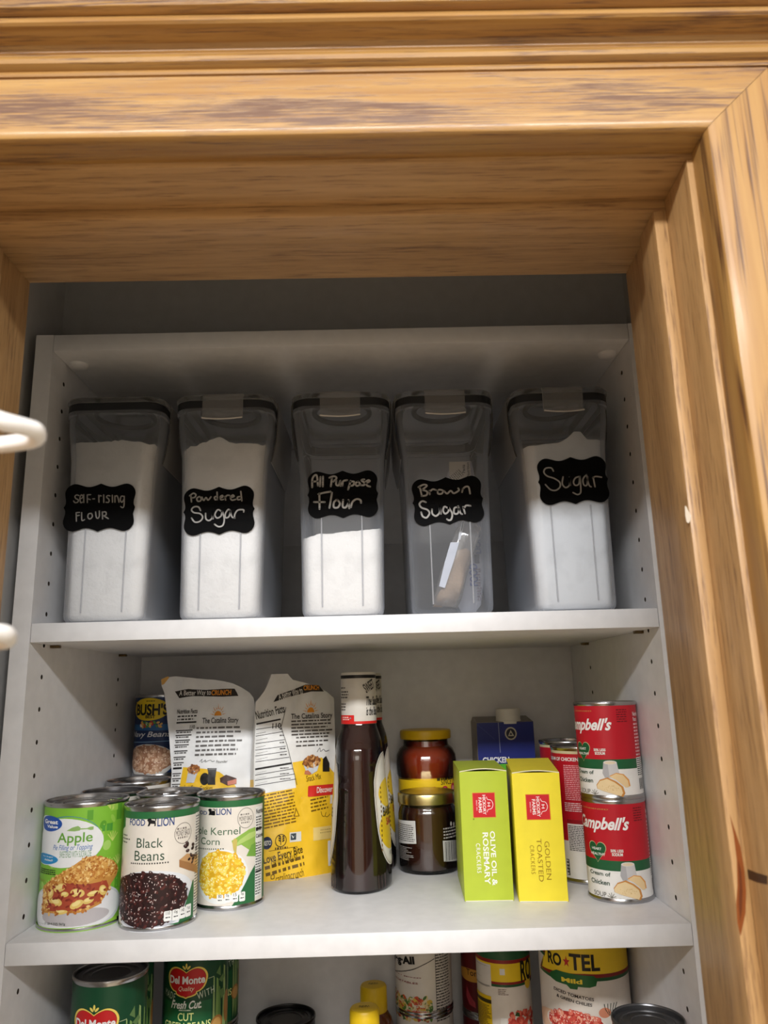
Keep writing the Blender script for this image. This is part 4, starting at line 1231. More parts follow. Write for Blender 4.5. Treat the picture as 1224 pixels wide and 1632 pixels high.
# tall soup tins behind the cracker boxes
def tall_art():
    a = Art()
    r = 36.3
    band(a, r, 5, 138, RED, 0)
    band(a, r, 138, 141, (214, 200, 160), 0)
    band(a, r, 5, 44, (236, 232, 226), .5)
    a.text('CREAM OF CHICKEN', ext([(-41.9,134.1),(-13.9,130.1)], .6), (246, 240, 236), .03)
    a.bars([(-32.8,126.2),(-12.0,87.5)], 19, (236, 170, 176), .5, seed=3, ragged=.12)
    a.bars([(-34.7,85.4),(-13.8,75.2)], 5, (244, 214, 216), .5, seed=5, ragged=.12)
    b = [(-33.1,67.0),(-10.8,32.9)]
    a.rb(b, (232, 228, 224), 1)
    a.rb([b[0], (b[1][0], b[0][1] - 4.5)], (150, 20, 34), 1.5)
    a.bars([(b[0][0] + 1, b[1][1] + 1), (b[1][0] - 1, b[0][1] - 6)], 15, (70, 66, 66), .5, seed=8, ragged=.15)
    c = [(-44.8,126.2),(-44.7,34.3)]
    a.rb(c, (206, 50, 66), 1)
    a.bars(c, 40, (240, 214, 216), .4, seed=2)
    k = [(-38.2,24.4),(-34.2,7.6)]
    a.rb(k, (60, 58, 58), 1); a.bars(k, 5, (220, 216, 210), .5, L=1.6, seed=3)
    return a
TALL = can('tall red cream of chicken soup can beside the yellow cracker box', 584, 178, 0, 37, 146, tall_art())
dup(TALL, 589, 268, 0, 'tall red soup can with dark lid at the back, behind the other tall red can', rz=.9)

# ------------------------------------------------------------------ snack pouches
def plane_map(O, U, V, Nn, bulge, step=0.35):
    def f(u, v, l):
        b = bulge(u, v) + l * step + .05
        return (O[0] + U[0] * u + V[0] * v + Nn[0] * b, O[1] + U[1] * u + V[1] * v + Nn[1] * b, O[2] + U[2] * u + V[2] * v + Nn[2] * b)
    return f
def pouch(label, O, U, V, outline, depth, art, bulge, group, base):
    U, V = Vector(U).normalized(), Vector(V).normalized()
    Nn = -(V.cross(U)).normalized()
    if Nn.y > 0: Nn = -Nn
    t = thing('snack_pouch', label, 'snack pouch', base[0], base[1], 0, 0, group)
    Ol = (O[0] - base[0], O[1] - base[1], O[2])
    mp = plane_map(Ol, U, V, Nn, bulge)
    # front skin carries the print
    art.build('front_print', mp, t, du=4, dv=4)
    sh = Art(); sh.poly(outline, (236, 234, 230), 0)
    bm = bmesh.new()
    n = len(outline)
    dense = []
    for i in range(n):
        p, q = outline[i], outline[(i + 1) % n]
        m = max(1, int(math.dist(p, q) / 6))
        dense += [(p[0] + (q[0] - p[0]) * j / m, p[1] + (q[1] - p[1]) * j / m) for j in range(m)]
    A, B = [], []
    for u, v in dense:
        A.append(bm.verts.new(Vector(mp(u, v, 0))))
        d = depth(u, v)
        B.append(bm.verts.new(Vector((Ol[0] + U.x * u + V.x * v - Nn.x * d, Ol[1] + U.y * u + V.y * v - Nn.y * d, max(0.1, Ol[2] + V.z * v - Nn.z * d)))))
    m = len(dense)
    for i in range(m):
        f = bm.faces.new((A[i], A[(i + 1) % m], B[(i + 1) % m], B[i]))
        f.material_index = 0 if dense[i][1] > 118 else 1
    bk = bm.faces.new(B)
    bmesh.ops.triangulate(bm, faces=[bk])
    bmesh.ops.recalc_face_normals(bm, faces=bm.faces)
    from_bm('back_panel', bm, [paper((232, 230, 226)), paper((244, 194, 44))], t, False)
    return t
ORG, YEL, INK = (232, 150, 40), (246, 198, 44), (40, 34, 30)
def sun(a, b, L=3):
    x0, x1 = sorted((b[0][0], b[1][0])); y0, y1 = sorted((b[0][1], b[1][1]))
    cx = (x0 + x1) / 2
    w, h = x1 - x0, y1 - y0
    a.poly([(cx + w * .2 * math.cos(t), y0 + h * .36 * math.sin(t)) for t in [math.pi * i / 16 for i in range(17)]], ORG, L)
    for i in range(9):
        t = math.pi * (i + .5) / 9
        ca, sa = math.cos(t), math.sin(t)
        r0, r1 = .5, .95 if i % 2 == 0 else .75
        wv = .1
        a.poly([(cx + w * .5 * r0 * ca - wv * w * .25 * sa, y0 + h * r0 * sa + wv * h * .25 * ca), (cx + w * .5 * r1 * ca, y0 + h * r1 * sa), (cx + w * .5 * r0 * ca + wv * w * .25 * sa, y0 + h * r0 * sa - wv * h * .25 * ca)], ORG, L)
def nutri(a, b, L=2, rot=0.0, seed=1):
    a.rb(b, (240, 240, 238), L)
    a.bars(b, 22, (70, 66, 64), .32, L + .5, seed, .25)
    y0, y1 = sorted((b[0][1], b[1][1])); x0, x1 = sorted((b[0][0], b[1][0]))
    for f, w in ((.9, .8), (.2, 1.8), (.78, 1.4)):
        a.rect(x0, y0 + (y1 - y0) * f, x1, y0 + (y1 - y0) * f + w, (24, 22, 22), L + .8)

# first pouch (white side towards the room)
OUT1 = [(0.5, 0), (102.5, 0)] + [(104.0,49.4),(102.8,103.0),(101.5,158.9),(99.9,201.5),(97.1,211.8),(92.1,218.3),(81.4,225.0),(70.7,230.0),(61.0,232.7),(48.8,235.4),(36.8,236.5),(12.6,239.5),(-3.4,241.5),(-16.0,240.2),(-20.6,237.9),(-20.8,230.7),(-16.1,221.1),(-12.1,200.6),(-5.2,162.1),(2.6,110.0)]
a = Art()
a.poly(OUT1, (238, 238, 238), 0)
a.poly([(-21.4,237.9),(-13.0,241.7),(-11.3,240.1),(-17.0,232.2),(-20.0,230.7)], (220, 170, 90), .5)
a.poly([(-3.0,222.3),(14.2,224.5),(37.1,222.7),(57.1,223.7),(72.9,223.5),(76.0,218.6),(78.2,214.0),(57.6,213.7),(37.6,214.5),(20.5,215.5),(3.6,213.4),(0.5,217.7)], INK, 1)
a.text('A Better Way to', [(3.2,222.8),(43.3,214.3)], (236, 232, 226), .01)
a.text('CRUNCH', [(44.0,222.3),(69.0,215.6)], ORG, .03)
sun(a, [(42.7,206.1),(65.4,189.8)])
a.text('The Catalina Story', [(35.0,187.6),(79.8,178.5)], INK, .015)
a.bars([(28.6,177.8),(86.6,140.3)], 7, (96, 92, 90), .42, seed=4, ragged=.25, word=7)
a.stroke([(35.2,134.7),(38.1,137.6),(37.5,133.8),(42.3,136.6),(41.9,134.2),(47.9,136.2),(50.7,134.5),(53.4,135.2)], .5, (70, 70, 70))
a.text('Founder', [(55.6,135.9),(69.1,132.6)], (90, 88, 86))
nb = [(0.4,199.4),(33.3,105.2)]
a.poly([(0.6,200.0),(28.0,200.1),(28.4,180.5),(23.6,168.3),(19.2,152.1),(16.1,136.1),(11.5,104.7),(0.6,105.1),(1.3,150.0)], (240, 240, 240), .8)
a.text('Nutrition Facts', [(2.4,199.3),(28.1,193.6)], INK, .02)
a.bars([(3.2,192.4),(28.2,184.7)], 2, (60, 58, 56), .5, seed=1)
for q in ([(2.4,183.8),(27.8,181.9)], [(2.1,129.4),(13.5,127.2)]):
    a.rb(q, (24, 22, 22), 2)
a.text('110', [(20.1,179.1),(26.3,174.5)], INK, .02)
for q in ([(2.3,173.9),(23.6,172.4)], [(2.2,168.1),(22.6,166.7)], [(2.1,162.1),(21.3,160.7)], [(1.9,156.4),(20.1,155.1)], [(1.9,149.2),(18.9,147.8)], [(1.9,141.9),(17.2,140.6)], [(1.9,135.2),(15.4,134.0)], [(2.0,122.7),(13.0,121.5)], [(1.9,116.8),(12.9,115.6)], [(1.9,110.2),(12.6,109.1)]):
    a.rb(q, (60, 58, 58), 1.8)
    a.bars([(q[0][0] + 1, q[0][1] - 4.2), (q[1][0] - 1, q[0][1] - 1.8)], 1, (90, 88, 86), .7, 1.9, seed=int(q[0][1]))
ypts = [(15.0,129.3),(42.9,126.2),(59.7,122.1),(76.8,109.7),(82.7,101.0)]
a.poly(ypts + [(102.5, 70), (102.5, 0), (20, 0)] + [(11.5,102.1)], YEL, 1.2)
a.poly([(22.3,126.6),(34.7,125.6),(29.5,110.6),(19.9,110.9)], (206, 208, 214), 3)
q = [(21.4,131.2),(35.3,120.9)]
a.eb(q, (150, 96, 50), 3.2); a.scatter(in_ell(q), q, 40, 1.3, [(196, 132, 70), (160, 98, 48), (120, 70, 36)], 3.5, 2)
a.eb([(36.9,121.5),(48.2,107.4)], (30, 28, 28), 3)
a.poly([(45.1,126.9),(56.4,126.6),(55.4,114.3),(55.8,107.4),(46.8,107.7),(46.6,121.9)], (28, 26, 26), 3.3)
a.rb([(46.2,126.4),(55.7,124.7)], (96, 92, 88), 3.6)
a.poly([(60.9,114.8),(68.2,118.5),(80.8,114.1),(81.1,107.6),(70.9,105.8),(61.7,110.2)], (74, 44, 34), 3)
a.poly([(70.2,110.8),(80.8,113.5),(81.1,107.8),(70.7,106.1)], (206, 120, 92), 3.3)
a.text('Snack Mix', [(18.1,108.1),(30.7,103.3)], (70, 50, 10))
a.text('Cookies', [(37.3,106.7),(52.6,101.5)], (70, 50, 10))
def bulge1(u, v):
    e = max(0, min(1, u / 101)) * 3.14159
    return 9 * math.sin(e) ** .7 * (1 - max(0, v - 150) / 110) + 2.2 * noise.noise(Vector((u * .05, v * .035, 3))) + .9 * noise.noise(Vector((u * .16, v * .11, 8)))
pouch('snack pouch with white back panel leaning left, standing in front of the navy beans can', (86, 205, 0), (101, 7, 0), (0, 36, 236), OUT1, lambda u, v: max(2, 34 * (1 - v / 230)), a, bulge1, 'snack pouches side by side', (136, 215))

# second pouch (yellow lower half)
def BGP(x, y):
    c = [(-10.9,193.7),(78.8,190.5),(79.1,-0.0),(-5.1,9.7)]
    s, t = (x - 30) / 500, (y - 300) / 1200
    return tuple((c[0][i] * (1 - s) + c[1][i] * s) * (1 - t) + (c[3][i] * (1 - s) + c[2][i] * s) * t for i in (0, 1))

OUT2 = [(2, 0)] + [(51.3,-7.9),(73.7,-3.7),(89.1,0.0),(97.5,13.1),(98.8,110.1),(96.4,146.2),(95.7,184.6),(94.9,207.8),(80.8,217.9),(52.9,228.1),(37.5,231.6),(30.5,239.7),(8.7,239.3),(3.3,224.4),(0.2,218.2),(-10.0,205.4),(-10.4,139.4),(-9.7,93.9),(-6.8,51.7)]
a = Art()
a.poly(OUT2, (232, 230, 226), 0)
yel = [(1.9,96.5),(20.8,98.9),(41.9,100.6),(36.9,130.3),(58.9,132.5),(77.0,134.0),(84.4,117.3),(91.7,107.1),(102.7,106.4)]
rb_ = [(98.8,110.1),(97.5,13.1),(89.1,0.0),(73.7,-3.7),(51.3,-7.9)]
a.poly(yel + [([(98.8,110.1)][0][0], yel[-1][1])] + rb_ + [(2, 0)] + [(-6.8,51.7),(-9.7,93.9)], YEL, 1)
a.poly([(17.6,213.3),(36.2,218.9),(54.5,225.3),(73.1,224.2),(80.3,216.1),(61.9,216.2),(36.4,211.1),(11.8,204.5)], INK, 1.5)
a.text('A Better Way to', [(18.2,220.0),(51.0,206.3)], (230, 226, 220), .01, 0, 3, .22)
a.text('CRUNCH', [(51.9,224.4),(73.1,218.0)], ORG, .03)
sun(a, [(49.1,207.4),(73.6,190.0)])
a.text('The Catalina Story', [(34.5,189.1),(91.9,180.5)], INK, .015, L=3)
a.bars([(34.7,181.8),(91.8,161.3)], 5, (84, 78, 74), .42, seed=3, ragged=.15, word=8)
a.bars([(40.7,162.1),(91.8,147.0)], 3, (84, 78, 74), .35, seed=7, ragged=.3, word=8)
a.stroke([(69.7,141.0),(73.4,145.7),(74.5,141.4),(78.9,143.8),(81.6,141.3),(87.1,142.3)], .6, (70, 70, 70))
a.poly([(-10.8,190.4),(26.9,198.0),(21.0,172.8),(28.5,149.7),(41.9,100.6),(2.2,96.7),(-7.9,97.8)], (238, 238, 236), 1.3)
a.text('Nutrition Facts', [(-10.4,197.6),(26.0,187.4)], INK, .015, 0, 3, .2)
for q, w in (((38, 398, 206, 362), 2), ((36, 440, 214, 412), .7), ((34, 492, 224, 458), .7), ((34, 550, 236, 520), .7), ((32, 600, 244, 570), .7), ((32, 645, 252, 610), .7), ((30, 690, 268, 655), .7), ((30, 746, 286, 700), 2.2), ((30, 790, 296, 742), .7), ((28, 830, 304, 782), .7), ((28, 870, 312, 820), .7), ((246, 268, 210, 420), .6), ((210, 420, 252, 560), .6), ((252, 560, 322, 864), .6)):
    p0, p1 = BGP(q[0], q[1]), BGP(q[2], q[3])
    a.line(p0, p1, w, (34, 32, 32), 2)
for k, y in enumerate((470, 520, 575, 622, 668, 770, 812, 850)):
    p0, p1 = BGP(36, y), BGP(120, y - 8)
    a.bars([p0, p1], 1, (100, 96, 94), .9, 2, seed=k, word=4, rot=.15)
    p0, p1 = BGP(200, y - 26), BGP(222 + k * 9, y - 40)
    a.bars([p0, p1], 1, (100, 96, 94), .9, 2, seed=k + 20, word=3)
a.text('110', [(10.7,178.5),(21.4,172.1)], INK, .02)
q = [(50.3,136.9),(73.4,118.0)]
a.poly([(50.0,129.2),(74.1,129.6),(69.8,118.3),(62.7,114.9),(55.5,116.0)], (206, 210, 216), 3)
qq = [(50.3,136.9),(73.8,122.5)]
a.eb(qq, (150, 98, 56), 3.2); a.scatter(in_ell(qq), qq, 70, 1.5, [(206, 146, 84), (170, 108, 56), (128, 78, 42), (224, 176, 112)], 3.5, 5)
a.poly([(52.8,119.4),(57.3,119.9),(61.8,115.6),(59.1,114.2),(52.0,115.5)], (196, 120, 84), 3.4)
a.text('Snack Mix', [(54.5,114.5),(74.9,107.4)], (80, 58, 10), 0, 0, 3, .1)
a.poly([(78.5,132.3),(82.9,135.6),(83.6,123.9),(88.0,126.8),(88.0,116.3),(77.4,117.0)], (28, 24, 22), 3)
a.rr([(57.1,101.3),(98.9,88.6)], (214, 48, 40), 3, 1.5)
a.text('Discover', [(68.8,99.2),(91.6,92.1)], (250, 236, 226), .02, 0, 4)
a.bars([(61.1,88.0),(86.1,71.0)], 4, (120, 90, 20), .42, seed=8, ragged=.1, rot=.1, word=6)
a.stroke([(75.7,70.3),(77.2,65.5),(80.8,64.3),(82.9,68.8),(81.6,65.1),(84.3,63.4),(88.3,66.1)], .7, (110, 84, 20))
a.bars([(1.8,98.0),(41.5,58.0)], 11, (126, 92, 16), .45, seed=9, ragged=.15, rot=.12, word=7)
a.poly([(38.6,67.4),(42.2,78.1),(46.9,67.6)], (150, 112, 20), 2); a.poly([(40.3,68.5),(42.3,74.7),(45.2,68.3)], YEL, 2.4)
a.eb([(1.6,48.0),(13.2,34.1)], (34, 40, 70), 2.5)
a.text('KETO', [(4.0,43.6),(11.8,38.4)], (230, 226, 210), .02, 0, 3.2)
c = [(16.9,49.2),(29.9,35.7)]
a.ring((c[0][0] + c[1][0]) / 2, (c[0][1] + c[1][1]) / 2, abs(c[1][0] - c[0][0]) / 2, abs(c[1][1] - c[0][1]) / 2, .9, (70, 54, 10))
a.stroke([(23.5,37.9),(23.3,46.9)], .8, (70, 54, 10), smooth=False)
for k in range(3):
    for s in (-1, 1):
        p = BGP(208 + s * 13, 1236 + 16 * k)
        a.ell(p[0], p[1], 1.8, .9, (70, 54, 10), 3, s * .7, 8)
a.bars([(16.8,35.8),(32.7,32.4)], 1, (90, 68, 12), .7, seed=4)
a.rb([(34.4,50.2),(49.0,39.4)], (226, 226, 220), 2.5); a.rb([(35.5,48.9),(42.4,41.6)], (60, 72, 80), 3); a.poly([(36.2,47.9),(38.3,43.2),(42.0,47.9),(39.3,44.9)], (226, 230, 224), 3.4)
a.line(BGP(120, 1344), BGP(326, 1308), .5, (110, 82, 14))
a.text('Love Every Bite', [(3.7,31.3),(51.3,19.7)], (60, 46, 10), .012, 0, 3, .16)
a.text("OR IT'S ON US*", [(12.8,24.2),(44.5,16.6)], (80, 60, 10), 0, 0, 3, .16)
a.bars([(5.9,21.7),(55.9,7.1)], 2, (110, 82, 14), .5, seed=12, ragged=.1, rot=.16, word=6)
a.rr([(12.3,6.5),(17.0,1.4)], (120, 90, 16), 2.5, 1.4); a.rr([(13.1,5.7),(16.1,2.2)], YEL, 2.8, 1); 
a.text('catalinacrunch', [(18.2,7.6),(52.2,-1.3)], (110, 82, 14), 0, 0, 3, .12)
a.bars([(19.6,0.3),(48.2,-4.9)], 1, (120, 90, 16), .7, seed=14, rot=.1)
a.rb([(64.5,52.8),(92.5,38.1)], (240, 212, 130), 2)
a.bars([(73.7,50.7),(92.5,44.6)], 2, (190, 160, 90), .4, 2.5, seed=4, word=2)
a.rb([(85.4,35.8),(91.4,7.6)], (238, 236, 232), 2)
a.rb([(88.0,88.5),(92.7,78.3)], (238, 236, 232), 2)
def bulge2(u, v):
    e = max(0, min(1, u / 92)) * 3.14159
    return 7 * math.sin(e) ** .7 * (1 - max(0, v - 150) / 120) + 2.2 * noise.noise(Vector((u * .05, v * .035, 13))) + .9 * noise.noise(Vector((u * .16, v * .11, 18)))
pouch('snack pouch with yellow lower half and curled top tab, left of the dark sauce bottle', (199, 202, 0), (.906, .423, 0), (0, 26, 236), OUT2, lambda u, v: max(2, 30 * (1 - v / 230)), a, bulge2, 'snack pouches side by side', (240, 225))

# ------------------------------------------------------------------ barbecue sauce bottles
M_sauce = mat((46, 16, 14), 0.07, 0, 0.5, 1.0)
M_sauce2 = mat((84, 34, 16), 0.08, 0, 0.5, 1.0)
M_glass = clear_plastic('clear_glass', (0.96, 0.96, 0.96), 0.0, rough=0.03, edge=1.5, rim=0.03)
WH = (226, 220, 210)
def bottle_secs(z):
    """half width (seen narrow side), half depth"""
    K = [(0, 33.0, 43.0), (3, 34.6, 44.6), (10, 34.8, 44.6), (28, 34.4, 44), (55, 33.6, 43), (82, 32.2, 41.5), (102, 30.8, 40.2), (118, 29.4, 39), (134, 28.2, 38), (148, 27.4, 36.0), (158, 26.0, 32), (166, 23.6, 27.2), (172, 21.2, 23), (177, 20.4, 20.8), (186, 20.2, 20.4), (190, 20.2, 20.2)]
    for (z0, a0, b0), (z1, a1, b1) in zip(K, K[1:]):
        if z0 <= z <= z1:
            t = (z - z0) / (z1 - z0)
            t = t * t * (3 - 2 * t) if z > 100 else t
            return a0 + (a1 - a0) * t, b0 + (b1 - b0) * t
    return K[-1][1], K[-1][2]
def oval_loft(name, zs, fn, m, parent, seg=64, cap0=True, cap1=True, pw=2.0):
    bm = bmesh.new()
    rings = []
    for z in zs:
        a_, b_ = fn(z)
        r = []
        for i in range(seg):
            t = 2 * math.pi * i / seg
            c, s = math.cos(t), math.sin(t)
            e = 2 / pw
            r.append(bm.verts.new((a_ * abs(s) ** e * (1 if s >= 0 else -1), -b_ * abs(c) ** e * (1 if c >= 0 else -1), z)))
        rings.append(r)
    for A, B in zip(rings, rings[1:]):
        for i in range(seg):
            bm.faces.new((A[i], A[(i + 1) % seg], B[(i + 1) % seg], B[i]))
    if cap0: bm.faces.new(rings[0][::-1])
    if cap1: bm.faces.new(rings[-1])
    bmesh.ops.recalc_face_normals(bm, faces=bm.faces)
    return from_bm(name, bm, m, parent, True, 40)
def sauce_bottle(label, x, y, rz=0.0):
    t = thing('sauce_bottle', label, 'sauce bottle', x, y, 0, rz, 'dark barbecue sauce bottles')
    zs = [4 + i * 3 for i in range(0, 62)] + [190]
    def inner(z):
        a_, b_ = bottle_secs(z)
        return a_ - .9, b_ - .9
    oval_loft('sauce', [3.2] + [z for z in zs if z < 180] + [180], inner, M_sauce, t)
    oval_loft('glass', [0.1, .8] + zs, lambda z: (bottle_secs(z)[0] - (2 if z < .5 else .7 if z < 1 else 0), bottle_secs(z)[1] - (2 if z < .5 else .7 if z < 1 else 0)), M_glass, t)
    for sg in (-1, 1):
        for k in range(3):
            xx = sg * (24 + k * 3.0)
            yy = -44.2 * math.sqrt(1 - (xx / 34.9) ** 2) + .2
            tube('base_flute', [(xx, yy, 4), (xx * .985, yy + .1, 18)], .7, M_sauce, t, 6)
    # shrink sleeve over cap
    sl = lathe('cap_sleeve', [(0, 236.8), (17.5, 236.8), (20.2, 236.2), (21, 234.6), (21, 188), (20.9, 177.5), (20.4, 177)], paper((206, 200, 190)), t, 48)
    a = Art()
    a.rect(-66, 229.4, 66, 233.2, (20, 18, 18), 1)
    a.rect(-66, 177.4, 66, 180.4, (206, 34, 30), 1)
    a.rect(-40, 180.4, [(-2.3,186.6)][0][0], 187.4, (206, 34, 30), 1)
    a.text('MESSES BOSS', [(-18, 182), (-9, 186)], (236, 190, 180)) if False else a.bars([(-20, 181.4), (-8.5, 186)], 2, (240, 196, 186), .6, 2, seed=3, word=2.5)
    a.text("SWEET", [(9.4,225.9),(24.8,214.6)], (34, 30, 28), .015, 0, 3, .5)
    a.text('The Sauce', [(12.2,208.3),(32.7,198.1)], (30, 26, 24), .02, .25)
    a.text('is the Boss!', [(12.0,196.7),(32.7,186.6)], (30, 26, 24), .02, .25)
    for i, (u0, u1, z0, n) in enumerate(((-24, -12, 217, 1), (-24, -9, 206, 3), (-24, -12, 192, 3))):
        a.bars([(u0, z0), (u1, z0 + 3.2 * n)], n, (84, 78, 74), .5, 2, seed=i + 2, word=4)
    a.ell(7 - 14, 184, 1, 1, (120, 140, 150), 2)
    a.build('sleeve_print', cyl(21.0, .05, .12), sl, du=2)
    # oval labels on both broad faces
    for sg, nm in ((1, 'label'), (-1, 'label')):
        A = Art()
        def sup(rx, ry, c, L):
            A.poly([(rx * abs(math.cos(t)) ** .75 * (1 if math.cos(t) > 0 else -1), 84 + ry * abs(math.sin(t)) ** .75 * (1 if math.sin(t) > 0 else -1)) for t in [2 * math.pi * (i + .5) / 56 for i in range(56)]], c, L)
        sup(30.5, 61, (222, 216, 206), 0); sup(29.4, 59.4, (70, 62, 56), .6); sup(29, 59, (216, 208, 196), 1.0); sup(27, 56.5, (228, 223, 214), 1.3)
        A.ell(-4, 62, 24, 22, (226, 190, 40), 1.8, n=36)
        A.ell(-2, 100, 23, 16, (236, 200, 60), 1.8, n=36)
        rn = random.Random(5)
        A.text("BARBECUE", [(-20, 76), (20, 86)], (30, 24, 20), .03)
        A.text("SAUCE", [(-14, 66), (14, 74)], (170, 30, 24), .03)
        for i in range(14):
            A.ell(-26 + i * .4, 42 + i * 5, 1, 1.6, (120, 84, 30), 2.4, n=8)
        A.text("WT 28 OZ", [(-10, 34), (10, 38)], (60, 54, 50))
        def mp(u, v, l, sg=sg):
            a_, b_ = bottle_secs(v)
            s = max(-.98, min(.98, u / b_))
            t_ = math.asin(s)
            c = abs(math.cos(t_)) ** 1.0
            yy = b_ * abs(math.sin(t_)) ** 1.0 * (1 if s > 0 else -1)
            return (sg * (a_ * c + .3 + l * .15), sg * yy, v)
        A.build(nm, mp, t, du=3, dv=4)
    return t
sauce_bottle('tall dark barbecue sauce bottle in the middle of the shelf, front one of two', 320, 173, -.13)
sauce_bottle('second dark barbecue sauce bottle, mostly hidden behind the front one', 327, 264)

# ------------------------------------------------------------------ jars
def jar(label, name, x, y, prof, sauce_prof, lidprof, lidm, group=None, sm=None):
    t = thing(name, label, 'jar', x, y, 0, 0, group)
    lathe('contents', sauce_prof, sm, t, 64)
    lathe('glass', prof, M_glass, t, 64)
    lathe('lid', lidprof, lidm, t, 64)
    return t
t = jar('squat jar of dark brown relish with gold lid, front jar right of the sauce bottles', 'relish_jar', 401.5, 243,
    [(0, 0.2), (32, 0.2), (35.2, 1.2), (36.3, 4), (36.4, 12), (36.2, 66), (35, 71), (33, 75), (33, 80)],
    [(0, 2.8), (31, 2.8), (34.4, 4.5), (35.3, 9), (35.2, 66), (34, 70.5), (32, 74), (0, 74)],
    [(32.8, 77.5), (35.6, 77.5), (36.4, 78.4), (36.5, 88), (35.6, 90), (34, 90.6), (31, 90), (0, 89.6)], M_gold, 'glass jars', mat((58, 26, 14), 0.1, 0, .5, 1.0))
a = Art()
b = [(-57.6,58.1),(-18.1,35.0)]
a.poly([(-57.6,58.6),(-17.5,60.6),(-16.9,35.0),(-57.6,31.8)], (206, 204, 200), 0)
a.bars([(b[0][0] + 1, b[1][1] + 1), (b[1][0] - .5, b[0][1] - 2)], 9, (70, 64, 60), .45, 1, seed=2, ragged=.1, word=3)
a.bars([(-57.6,30.5),(-20.1,15.1)], 9, (186, 180, 174), .36, 1, seed=3, ragged=.35, word=2.2)
a.build('nutrition_print', cyl(36.4, .15), t, du=3)
a = Art()
b = [(16.1,38.9),(42.4,11.6)]
a.poly([(15.8,37.7),(52.8,34.0),(53.5,10.3),(16.2,14.6)], (206, 204, 200), 0)
x0, x1 = b[0][0] + 2, b[1][0] - 1
for i in range(16):
    xx = x0 + (x1 - x0) * i / 16
    a.rect(xx, b[1][1] + 3, xx + (.5, .9, .35)[i % 3], b[0][1] - 3, (40, 38, 38), 1)
a.bars([(17.1,52.5),(53.5,38.6)], 4, (190, 184, 178), .45, 1, seed=4, ragged=.3, word=4)
a.ell([(29.7,55.2)][0][0], [(29.7,55.2)][0][1], 1.6, 2.6, (206, 200, 194), 1); a.ell([(35.8,54.0)][0][0], [(35.8,54.0)][0][1], 1.8, 2.4, (206, 200, 194), 1)
a.build('barcode_print', cyl(36.4, .15), t, du=3)
t = jar('red pasta sauce jar with yellow lid and yellow label behind the relish jar', 'pasta_sauce_jar', 407, 324,
    [(0, .2), (36, .2), (40, 2), (41, 8), (41, 30), (38.6, 36), (38.4, 96), (40.6, 104), (41.2, 116), (40, 128), (36, 136), (31, 140), (30, 146), (31.4, 150), (31.4, 158)],
    [(0, 3), (35, 3), (39.4, 6), (39.8, 30), (37.4, 36), (37.2, 96), (39.4, 104), (40, 116), (38.8, 127), (35, 134.6), (30, 139), (28.8, 146), (0, 147)],
    [(30, 148.6), (34.2, 148.6), (34.8, 149.6), (34.9, 158.4), (34, 160), (32, 160.6), (0, 160.2)], mat((226, 184, 22), .35, 0, .5), 'glass jars', mat((136, 48, 22), 0.12, 0, .5, 1.0))
a = Art()
a.rect(-116, 38, 116, 100, (240, 200, 30), 0)
a.bars([(11.1,101.4),(49.6,95.9)], 1, (80, 66, 20), .7, 1, seed=2)
a.text('SINCE 1937', [(16.6,98.4),(51.3,91.3)], (70, 58, 20), .01, L=1)
for cx_, cy_, rx, ry in ((448, 756, 34, 24), (540, 752, 34, 28), (612, 740, 32, 46)):
    q = [(7.0,86.1),(22.4,85.7),(38.8,85.7)][{448: 0, 540: 1, 612: 2}[cx_]]
    a.ell(q[0], q[1], rx / 5.44 * .8, ry / 5.44 * .8, (190, 30, 60), 1, n=20)
    a.ell(q[0], q[1], rx / 5.44 * .45, ry / 5.44 * .45, (232, 150, 150), 1.5, n=16)
a.rect(-116, 38, 116, 52, (40, 90, 40), 1)
a.build('label', cyl(38.6, .3), t, du=3)

# ------------------------------------------------------------------ broth carton
t = thing('broth_carton', 'dark blue chicken broth carton with white screw cap at the back behind the cracker boxes', 'carton', 514, 331, 0)
def carton_pts():
    return None
bm = bmesh.new()
x0, x1, y0, y1, h, hb = -39, 38.5, -31, 31, 169, 173
box_bm(bm, x0, x1, y0, y1, 0.2, h, 1.0)
vs = [bm.verts.new(p) for p in ((x0 + .6, y0 + .6, h - .5), (x1 - .6, y0 + .6, h - .5), (x1 - .6, y1 - .6, h - .5), (x0 + .6, y1 - .6, h - .5), (x0 + 1, y1 - 14, h + 5.5), (x1 - 1, y1 - 14, h + 5.5))]
for f in ((0, 1, 5, 4), (2, 3, 4, 5), (0, 4, 3), (1, 2, 5)):
    bm.faces.new([vs[i] for i in f])
from_bm('body', bm, mat((120, 112, 104), .45), t, True, 25)
a = Art()
a.rect(x0 + .5, 1, x1 - .5, h - 1, (24, 38, 118), 0)
SH = lambda pts: [(p[0] - 39, p[1]) for p in pts]
a.text('CHICKEN', SH([(6.3,123.6),(41.9,116.0)]), (240, 240, 244), .035)
a.rb(SH([(6.5,114.6),(72.4,101.3)]), (96, 190, 40), 1)
a.rb(SH([(5.8,103.0),(71.2,83.1)]), (206, 210, 226), 1)
a.bars(SH([(7.5,101.9),(70.1,84.8)]), 5, (40, 50, 110), .5, 2, seed=3, word=6)
a.rb(SH([(4.8,84.9),(63.4,-28.8)]), (86, 86, 100), 1)
a.bars(SH([(5.4,83.2),(62.3,-27.2)]), 40, (200, 200, 208), .4, 2, seed=4, ragged=.1)
c = SH([(39.4,160.8),(52.6,145.9)])
cx_, cy_ = (c[0][0] + c[1][0]) / 2, (c[0][1] + c[1][1]) / 2
a.ell(cx_, cy_, 8, 8.4, (196, 190, 170), 1.5, n=28); a.ell(cx_, cy_, 6.2, 6.6, (34, 36, 50), 1.8, n=24)
